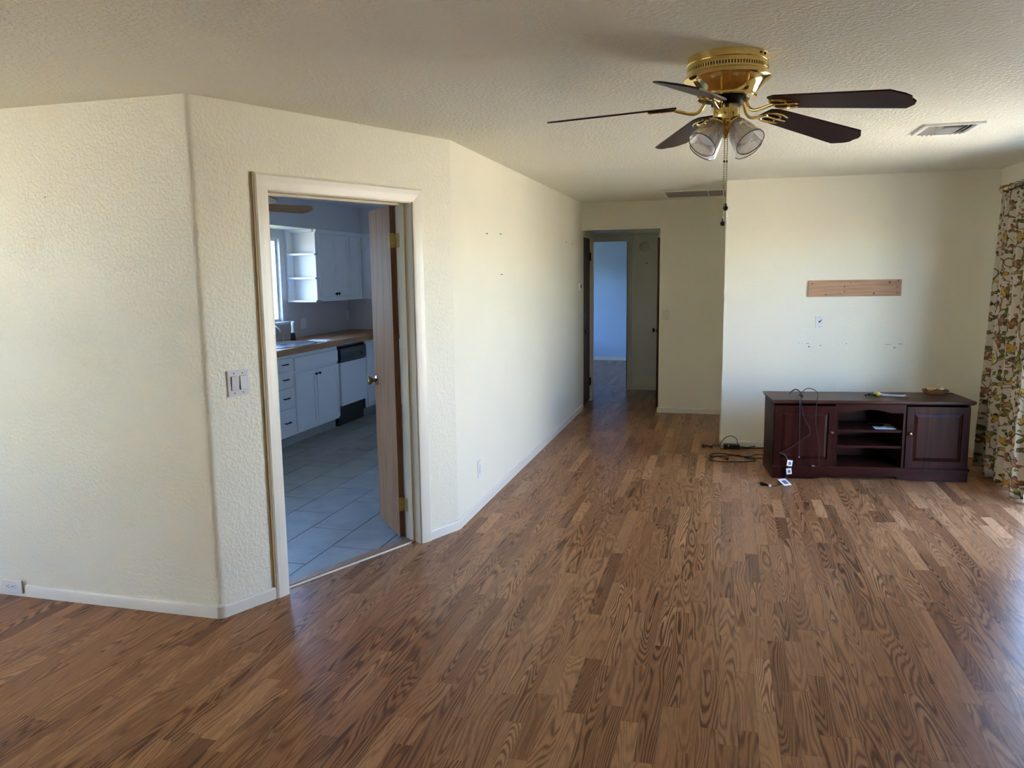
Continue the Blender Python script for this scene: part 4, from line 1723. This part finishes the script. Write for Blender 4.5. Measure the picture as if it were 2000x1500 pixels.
# ------------------------------------------------------------------ curtain and rod
RX, RZ = 2.085, 2.238
rod = thing('curtain_rod', 'antique brass curtain rod with ball finial on the right wall', 'curtain rod', (RX, 7.02, RZ))
bm = NB()
tube(bm, [(0, 0, 0), (0, -3.15, 0)], .019, 20, smooth=False)
obj('rod', bm, BRASSD, rod, smooth=True)
bm = NB()
prof = [(.019, -.005)]
for q in range(14):
    z = q * .0125
    prof += [(.0215, z), (.0245, z + .005), (.0215, z + .010)]
lathe(bm, prof + [(.019, .180)], 24, Matrix.Rotation(PI / 2, 4, 'X') @ Matrix.Translation((0, 0, .0)))
obj('ribbed_sleeve', bm, BRASSD, rod, smooth=True)
for yy, nm in ((.03, 'finial'), (-3.18, 'finial')):
    s = 1 if yy > 0 else -1
    bm = NB()
    lathe(bm, [(.016, -.02), (.020, -.016), (.014, -.008), (.018, .002), (.028, .014), (.032, .028), (.030, .040), (.022, .052), (.010, .059), (1e-5, .060)], 24, Matrix.Translation((0, yy - s * .02, 0)) @ Matrix.Rotation(-s * PI / 2, 4, 'X'))
    obj('finial', bm, BRASSD, rod, smooth=True)
for yy in (-.07, -2.9):
    bm = NB()
    tube(bm, [(0, yy, -.0), (.04, yy, -.012), (XR - RX, yy, -.02)], .009, 10, 5)
    lathe(bm, [(.03, 0), (.028, .006), (.012, .010)], 20, Matrix.Translation((XR - RX, yy, -.02)) @ Matrix.Rotation(-PI / 2, 4, 'Y'))
    obj('bracket', bm, BRASSD, rod, smooth=True)

cur = thing('curtain', 'floor-length cream curtain printed with yellow, green and rust flowers', 'curtain', (RX, 6.5, 0))
NS, NV = 300, 46
YC0, YC1 = 7.02, 6.05
bm = NB()
uvl = bm.loops.layers.uv.new('cloth')
grid = []
ss = 0.0
prevp = None
slen = []
for i in range(NS + 1):
    t_ = i / NS
    y = YC0 + (YC1 - YC0) * t_
    ph = t_ * 2 * PI * 8.5 + .9 * math.sin(t_ * 9)
    x = .052 * math.sin(ph)
    if prevp:
        ss += math.hypot(x - prevp[0], y - prevp[1])
    prevp = (x, y)
    slen.append(ss)
for j in range(NV + 1):
    h = j / NV
    z = .03 + (2.205 - .03) * h
    row = []
    for i in range(NS + 1):
        t_ = i / NS
        spread = 1.0 + .10 * (1 - h) ** 1.5
        y = YC0 + (YC1 - YC0) * t_
        y = 6.60 + (y - 6.60) * spread
        ph = t_ * 2 * PI * 8.5 + .9 * math.sin(t_ * 9)
        amp = (.042 + .030 * (1 - h) ** .7) * (1 + .25 * math.sin(t_ * 23 + 2 * h))
        x = amp * math.sin(ph + .5 * (1 - h) * math.sin(t_ * 14)) - .012 * (1 - h)
        zz = z + (.012 * math.sin(t_ * 11) if j == 0 else 0)
        row.append(bm.verts.new((x, y - 6.5, zz)))
    grid.append(row)
for j in range(NV):
    for i in range(NS):
        f = bm.faces.new((grid[j][i], grid[j][i + 1], grid[j + 1][i + 1], grid[j + 1][i]))
        for lp, (a, b) in zip(f.loops, ((i, j), (i + 1, j), (i + 1, j + 1), (i, j + 1))):
            lp[uvl].uv = (slen[a] * 1.15, 2.2 * b / NV)
me_o = obj('cloth', bm, FABRIC, cur, smooth=True)
md = me_o.modifiers.new('solid', 'SOLIDIFY')
md.thickness = .0015
for q in range(10):
    yq = YC0 - .03 - q * .122
    bm = NB()
    loop = [(.027 * math.cos(2 * PI * a / 16), 0, .027 * math.sin(2 * PI * a / 16)) for a in range(17)]
    tube(bm, loop, .0032, 6, smooth=False)
    lathe(bm, [(.004, -.045), (.004, -.026)], 6)
    obj('ring', bm, BRASSD, cur, loc=(0, yq - 6.5, RZ), smooth=True)

# ================================================================== KITCHEN
KF = -4.00            # base cabinet fronts
CT0, CT1 = .895, .955


def shaker(bm, x, y0, y1, z0, z1, st=.045, th=.018):
    """shaker door facing +x at plane x (front), between y0..y1"""
    box(bm, x - th, x, y0, y0 + st, z0, z1)
    box(bm, x - th, x, y1 - st, y1, z0, z1)
    box(bm, x - th, x, y0 + st, y1 - st, z1 - st, z1)
    box(bm, x - th, x, y0 + st, y1 - st, z0, z0 + st)
    box(bm, x - th, x - .009, y0 + st, y1 - st, z0 + st, z1 - st)


def knob(parent, x, y, z, r=.014):
    bm = NB()
    lathe(bm, [(.006, 0), (.006, .012), (r, .018), (r, .024), (r * .7, .029), (1e-5, .030)], 14, Matrix.Translation((x, y, z)) @ Matrix.Rotation(PI / 2, 4, 'Y'))
    return obj('knob', bm, DARKST, parent, smooth=True)


def carcass(t, y0, y1, z0=.105, z1=CT0, x0=KX + .005, x1=KF - .019):
    bm = NB()
    box(bm, x0, x1, y0, y1, z0, z1)
    obj('carcass', bm, KWHITE, t)
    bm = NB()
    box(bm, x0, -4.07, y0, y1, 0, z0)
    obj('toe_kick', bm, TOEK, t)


dc = thing('base_cabinet', 'white base cabinet with a stack of four drawers with black pulls', 'cabinet', (0, 0, 0))
carcass(dc, 6.18, 6.735)
for (z0, z1) in ((.745, .865), (.585, .735), (.385, .575), (.115, .375)):
    bm = NB()
    box(bm, KF - .018, KF, 6.20, 6.715, z0, z1)
    d = obj('drawer', bm, KWHITE, dc, bevel=.003)
    zc = (z0 + z1) / 2 + .005
    bm = NB()
    tube(bm, [(KF, 6.52, zc), (KF + .024, 6.525, zc), (KF + .027, 6.56, zc + .002), (KF + .024, 6.605, zc), (KF, 6.61, zc)], lambda s: .004 + .0025 * math.sin(PI * s), 8, 6)
    ball(bm, (KF + .027, 6.565, zc), .0075, 8)
    obj('handle', bm, DARKST, d, smooth=True)
sb = thing('base_cabinet', 'white sink base cabinet with a pair of shaker doors and black knobs', 'cabinet', (0, 0, 0))
carcass(sb, 6.737, 7.655)
bm = NB()
box(bm, KF - .018, KF, 6.76, 7.64, .73, .852)
obj('false_front', bm, KWHITE, sb, bevel=.003)
for (a, b, ky) in ((6.76, 7.165, 7.135), (7.175, 7.64, 7.205)):
    bm = NB()
    shaker(bm, KF, a, b, .13, .70)
    d = obj('door', bm, KWHITE, sb)
    knob(d, KF, ky, .655)
dw = thing('dishwasher', 'white dishwasher with black control panel beside the sink cabinet', 'dishwasher', (0, 0, 0))
bm = NB()
box(bm, KX + .02, KF - .03, 7.675, 8.325, .10, .885)
obj('tub', bm, BLACKP, dw)
bm = NB()
box(bm, KF - .03, KF + .004, 7.69, 8.31, .225, .700)
obj('door', bm, DWHITE, dw, bevel=.004)
bm = NB()
prism(bm, [(KF - .03, .712), (KF + .010, .712), (KF + .010, .80), (KF + .002, .855), (KF - .03, .870)], 7.685, 8.315, 'Y')
cpn = obj('control_panel', bm, BLACKP, dw)
for i in range(5):
    bm = NB()
    box(bm, KF + .010, KF + .0125, 7.80 + .045 * i, 7.835 + .045 * i, .735, .755)
    obj('button', bm, MARK, cpn)
bm = NB()
lathe(bm, [(.022, 0), (.020, .014), (1e-5, .016)], 20, Matrix.Translation((KF + .009, 8.20, .76)) @ Matrix.Rotation(PI / 2, 4, 'Y'))
obj('dial', bm, MARK, cpn, smooth=True)
bm = NB()
box(bm, KX + .02, KF - .05, 7.69, 8.31, .0, .20)
obj('kick_panel', bm, BLACKP, dw)
c3 = thing('base_cabinet', 'narrow white base cabinet right of the dishwasher', 'cabinet', (0, 0, 0))
carcass(c3, 8.335, KY - .005)
bm = NB()
box(bm, KF - .018, KF, 8.355, 8.60, .73, .865)
obj('drawer', bm, KWHITE, c3, bevel=.003)
bm = NB()
shaker(bm, KF, 8.355, 8.60, .115, .715)
obj('door', bm, KWHITE, c3)
# worktop
bm = NB()
prism(bm, [(KX, 5.2), (-3.975, 5.2), (-3.975, 8.58), (-3.2, 8.58), (-3.2, KY - .001), (KX, KY - .001)], CT0, CT1)
wt = tag(obj('worktop', bm, BUTCH, bevel=.004), 'oiled butcher block worktop running along the kitchen window wall', 'worktop')
bm = NB()
box(bm, KX + .0, KX + .018, KW1 + .06, KY - .02, CT1, CT1 + .0)
bm.free()
c4 = thing('base_cabinet', 'white base cabinet under the worktop return behind the open door', 'cabinet', (0, 0, 0))
bm = NB()
box(bm, -3.97, -3.22, 8.63, KY - .005, .105, CT0)
obj('carcass', bm, KWHITE, c4)
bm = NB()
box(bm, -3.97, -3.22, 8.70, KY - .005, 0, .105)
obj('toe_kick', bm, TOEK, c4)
bm = NB()
box(bm, -3.95, -3.24, 8.612, 8.63, .12, .87)
obj('door', bm, KWHITE, c4, bevel=.003)
c5 = thing('base_cabinet', 'white base cabinet left of the drawer stack behind the door jamb', 'cabinet', (0, 0, 0))
carcass(c5, 5.22, 6.175)
bm = NB()
shaker(bm, KF, 5.25, 5.70, .13, .86)
obj('door', bm, KWHITE, c5)
bm = NB()
shaker(bm, KF, 5.71, 6.16, .13, .86)
obj('door', bm, KWHITE, c5)

# sink
sk = thing('sink', 'oval stainless drop-in sink in the butcher block worktop', 'sink', (-4.265, 7.0, CT1))
bm = NB()
n = 48
rings = []
for (sx, sy, z) in ((.265, .42, .0), (.268, .425, .006), (.255, .41, .010), (.238, .392, .008), (.230, .384, .003), (.18, .33, .0015), (.03, .05, .001)):
    rv = []
    for q in range(n):
        a = 2 * PI * q / n
        ex = 2.6
        cxx, syy = math.cos(a), math.sin(a)
        f = (abs(cxx) ** ex + abs(syy) ** ex) ** (-1 / ex)
        rv.append(bm.verts.new((sx * f * cxx, sy * f * syy, z)))
    rings.append(rv)
for a_, b_ in zip(rings, rings[1:]):
    for q in range(n):
        bm.faces.new((a_[q], a_[(q + 1) % n], b_[(q + 1) % n], b_[q]))
bm.faces.new(rings[-1])
obj('basin', bm, STEEL, sk, smooth=True)
bm = NB()
lathe(bm, [(.04, .0032), (.04, .004), (.02, .003), (1e-5, .003)], 20)
obj('drain', bm, DARKST, sk)
fc = thing('faucet', 'chrome kitchen faucet with curved spout behind the sink', 'faucet', (-4.56, 7.20, CT1))
bm = NB()
lathe(bm, [(.03, 0), (.028, .012), (.018, .02), (.016, .06), (1e-5, .062)], 20)
obj('base', bm, STEEL, fc, smooth=True)
bm = NB()
tube(bm, [(0, 0, .05), (.0, 0, .13), (.03, 0, .17), (.09, 0, .175), (.14, 0, .14), (.15, 0, .11)], .011, 12, 8)
obj('spout', bm, STEEL, fc, smooth=True)
bm = NB()
tube(bm, [(0, .10, .0), (0, .10, .035), (.0, .11, .06)], .012, 10, 5)
tube(bm, [(0, .10, .055), (.02, .15, .075), (.025, .18, .07)], .007, 10, 5)
obj('lever', bm, STEEL, fc, smooth=True)
bm = NB()
tube(bm, [(.03, .245, .0), (.03, .245, .05), (.03, .25, .065)], .011, 10, 5)
tube(bm, [(.03, .25, .06), (.06, .235, .066)], .007, 8, smooth=False)
obj('sprayer', bm, STEEL, fc, smooth=True)
sp = thing('soap_bottle', 'clear pump bottle of dark soap with white cap beside the sink', 'bottle', (-4.455, 7.52, CT1))
bm = NB()
lathe(bm, [(1e-5, .001), (.026, .001), (.028, .004), (.026, .05), (.020, .085)], 20)
obj('liquid', bm, SOAP, sp, smooth=True)
bm = NB()
lathe(bm, [(.021, .086), (.015, .12), (.0125, .15), (.0125, .165)], 20)
obj('neck', bm, IVORY, sp, smooth=True)
bm = NB()
lathe(bm, [(.015, .165), (.015, .195), (.012, .203), (1e-5, .205)], 16)
tube(bm, [(0, 0, .20), (.025, -.005, .203)], .005, 8, smooth=False)
obj('pump', bm, WHITE, sp, smooth=True)
ck = thing('dish_cloth', 'folded white cloth with black print on the sink rim', 'cloth', (-4.13, 7.50, CT1 + .001), .15)
bm = NB()
box(bm, -.11, .11, -.085, .085, 0, .006)
box(bm, -.10, .09, -.075, .06, .006, .011)
obj('folded_layers', bm, PAPER, ck, bevel=.002)
bm = NB()
for i in range(4):
    box(bm, -.08 + .04 * i, -.05 + .04 * i, -.060, -.03 + .01 * (i % 2), .0112, .0116)
obj('print', bm, PRINT, ck)
plate('wall_outlet', 'white two-gang outlet plate on the kitchen backsplash near the window', 'outlet', wm((KX, 8.08, 1.105), (0, 1), (1, 0)), .118, .118, 'outlet', WHITE)
plate('wall_outlet', 'grey outlet plate in the kitchen back corner', 'outlet', wm((KX, 9.185, 1.134), (0, 1), (1, 0)), .07, .11, 'outlet', KWHITE)

# wall cabinets
WB, WTOP, WF = 1.355, 2.14, -4.30
sh = thing('shelf_unit', 'open white corner shelf unit facing the kitchen window', 'shelf', (0, 0, 0))
bm = NB()
box(bm, KX + .001, WF - .02, 7.905, 7.925, WB, WTOP)
obj('back_panel', bm, KWHITE, sh)
bm = NB()
box(bm, KX + .001, KX + .020, 7.775, 7.905, WB, WTOP)
obj('wall_strip', bm, KWHITE, sh)
for z in (1.355, 1.605, 1.864):
    bm = NB()
    box(bm, KX + .02, WF, 7.775, 7.905, z, z + .020)
    obj('shelf', bm, KWHITE, sh, bevel=.002)
bm = NB()
box(bm, KX + .02, WF - .02, 7.775, 7.905, 2.115, WTOP)
obj('top_panel', bm, KWHITE, sh)
wc = thing('wall_cabinet', 'white wall cabinet with a pair of shaker doors and two black knobs', 'cabinet', (0, 0, 0))
bm = NB()
box(bm, KX + .001, WF - .02, 7.926, 8.57, WB, WTOP)
box(bm, WF - .02, WF, 7.800, 7.872, WB, WTOP)
box(bm, WF - .02, WF, 7.872, 8.57, WB, 1.400)
box(bm, WF - .02, WF, 7.872, 8.57, 2.09, WTOP)
box(bm, WF - .02, WF, 8.555, 8.57, 1.40, 2.09)
obj('carcass', bm, KWHITE, wc)
for (a, b, ky) in ((7.865, 8.212, 8.185), (8.218, 8.560, 8.245)):
    bm = NB()
    shaker(bm, WF + .018, a, b, 1.405, 2.085)
    d = obj('door', bm, KWHITE, wc)
    knob(d, WF + .018, ky, 1.435, .016)
wc2 = thing('wall_cabinet', 'white wall cabinet with single shaker door in the kitchen corner', 'cabinet', (0, 0, 0))
bm = NB()
box(bm, KX + .001, WF, 8.572, KY - .001, WB, WTOP)
obj('carcass', bm, KWHITE, wc2)
bm = NB()
shaker(bm, WF + .018, 8.592, 8.875, 1.405, 2.082)
obj('door', bm, KWHITE, wc2)
wc3 = thing('wall_cabinet', 'white wall cabinet on the kitchen back wall partly behind open door', 'cabinet', (0, 0, 0))
bm = NB()
box(bm, WF + .001, -3.2, 8.92, KY - .001, WB, WTOP)
obj('carcass', bm, KWHITE, wc3)
for (a, b) in ((WF + .03, -3.83), (-3.82, -3.22)):
    bm = NB()
    st = .045
    for (p0, p1, q0, q1) in ((a, a + st, 1.405, 2.082), (b - st, b, 1.405, 2.082), (a + st, b - st, 2.037, 2.082), (a + st, b - st, 1.405, 1.45)):
        box(bm, p0, p1, 8.902, 8.92, q0, q1)
    box(bm, a + st, b - st, 8.911, 8.92, 1.45, 2.037)
    obj('door', bm, KWHITE, wc3)
bm = NB()
prism(bm, [(WF, 2.10), (WF + .012, 2.105), (WF + .024, 2.14), (WF, 2.14)], 7.79, 8.925, 'Y')
struct('trim_crown', bm, KWHITE)

# kitchen ceiling fan (one blade shows through the doorway)
kf = thing('ceiling_fan', 'kitchen ceiling fan with oak blades seen through the doorway', 'ceiling fan', (-3.17, 4.56, 0))
bm = NB()
lathe(bm, [(.06, 2.44), (.06, 2.41), (.02, 2.39), (.015, 2.22), (.09, 2.20), (.10, 2.15), (.085, 2.11), (.03, 2.09)], 32)
obj('motor', bm, WHITE, kf, smooth=True)
for k in range(4):
    a = math.radians(60 + 90 * k)
    bm = NB()
    pts = [(.16, -.045)] + [(.60 + .06 * math.cos(t_), .062 * math.sin(t_)) for t_ in [(-PI / 2 + PI * q / 10) for q in range(11)]] + [(.16, .045)]
    prism(bm, pts, -.003, .003)
    b = obj('blade', bm, OAKB, kf)
    b.matrix_local = Matrix.Rotation(a, 4, 'Z') @ Matrix.Translation((0, 0, 2.10)) @ Matrix.Rotation(math.radians(-19), 4, 'X')
    bm = NB()
    box(bm, .08, .22, -.015, .015, -.012, -.004)
    obj('blade_iron', bm, BRASSD, b)
bm = NB()
lathe(bm, [(.03, 2.09), (.08, 2.075), (.095, 2.05), (.08, 2.02), (.03, 2.0), (1e-5, 1.998)], 28)
obj('lamp_bowl', bm, WHITE, kf, smooth=True)
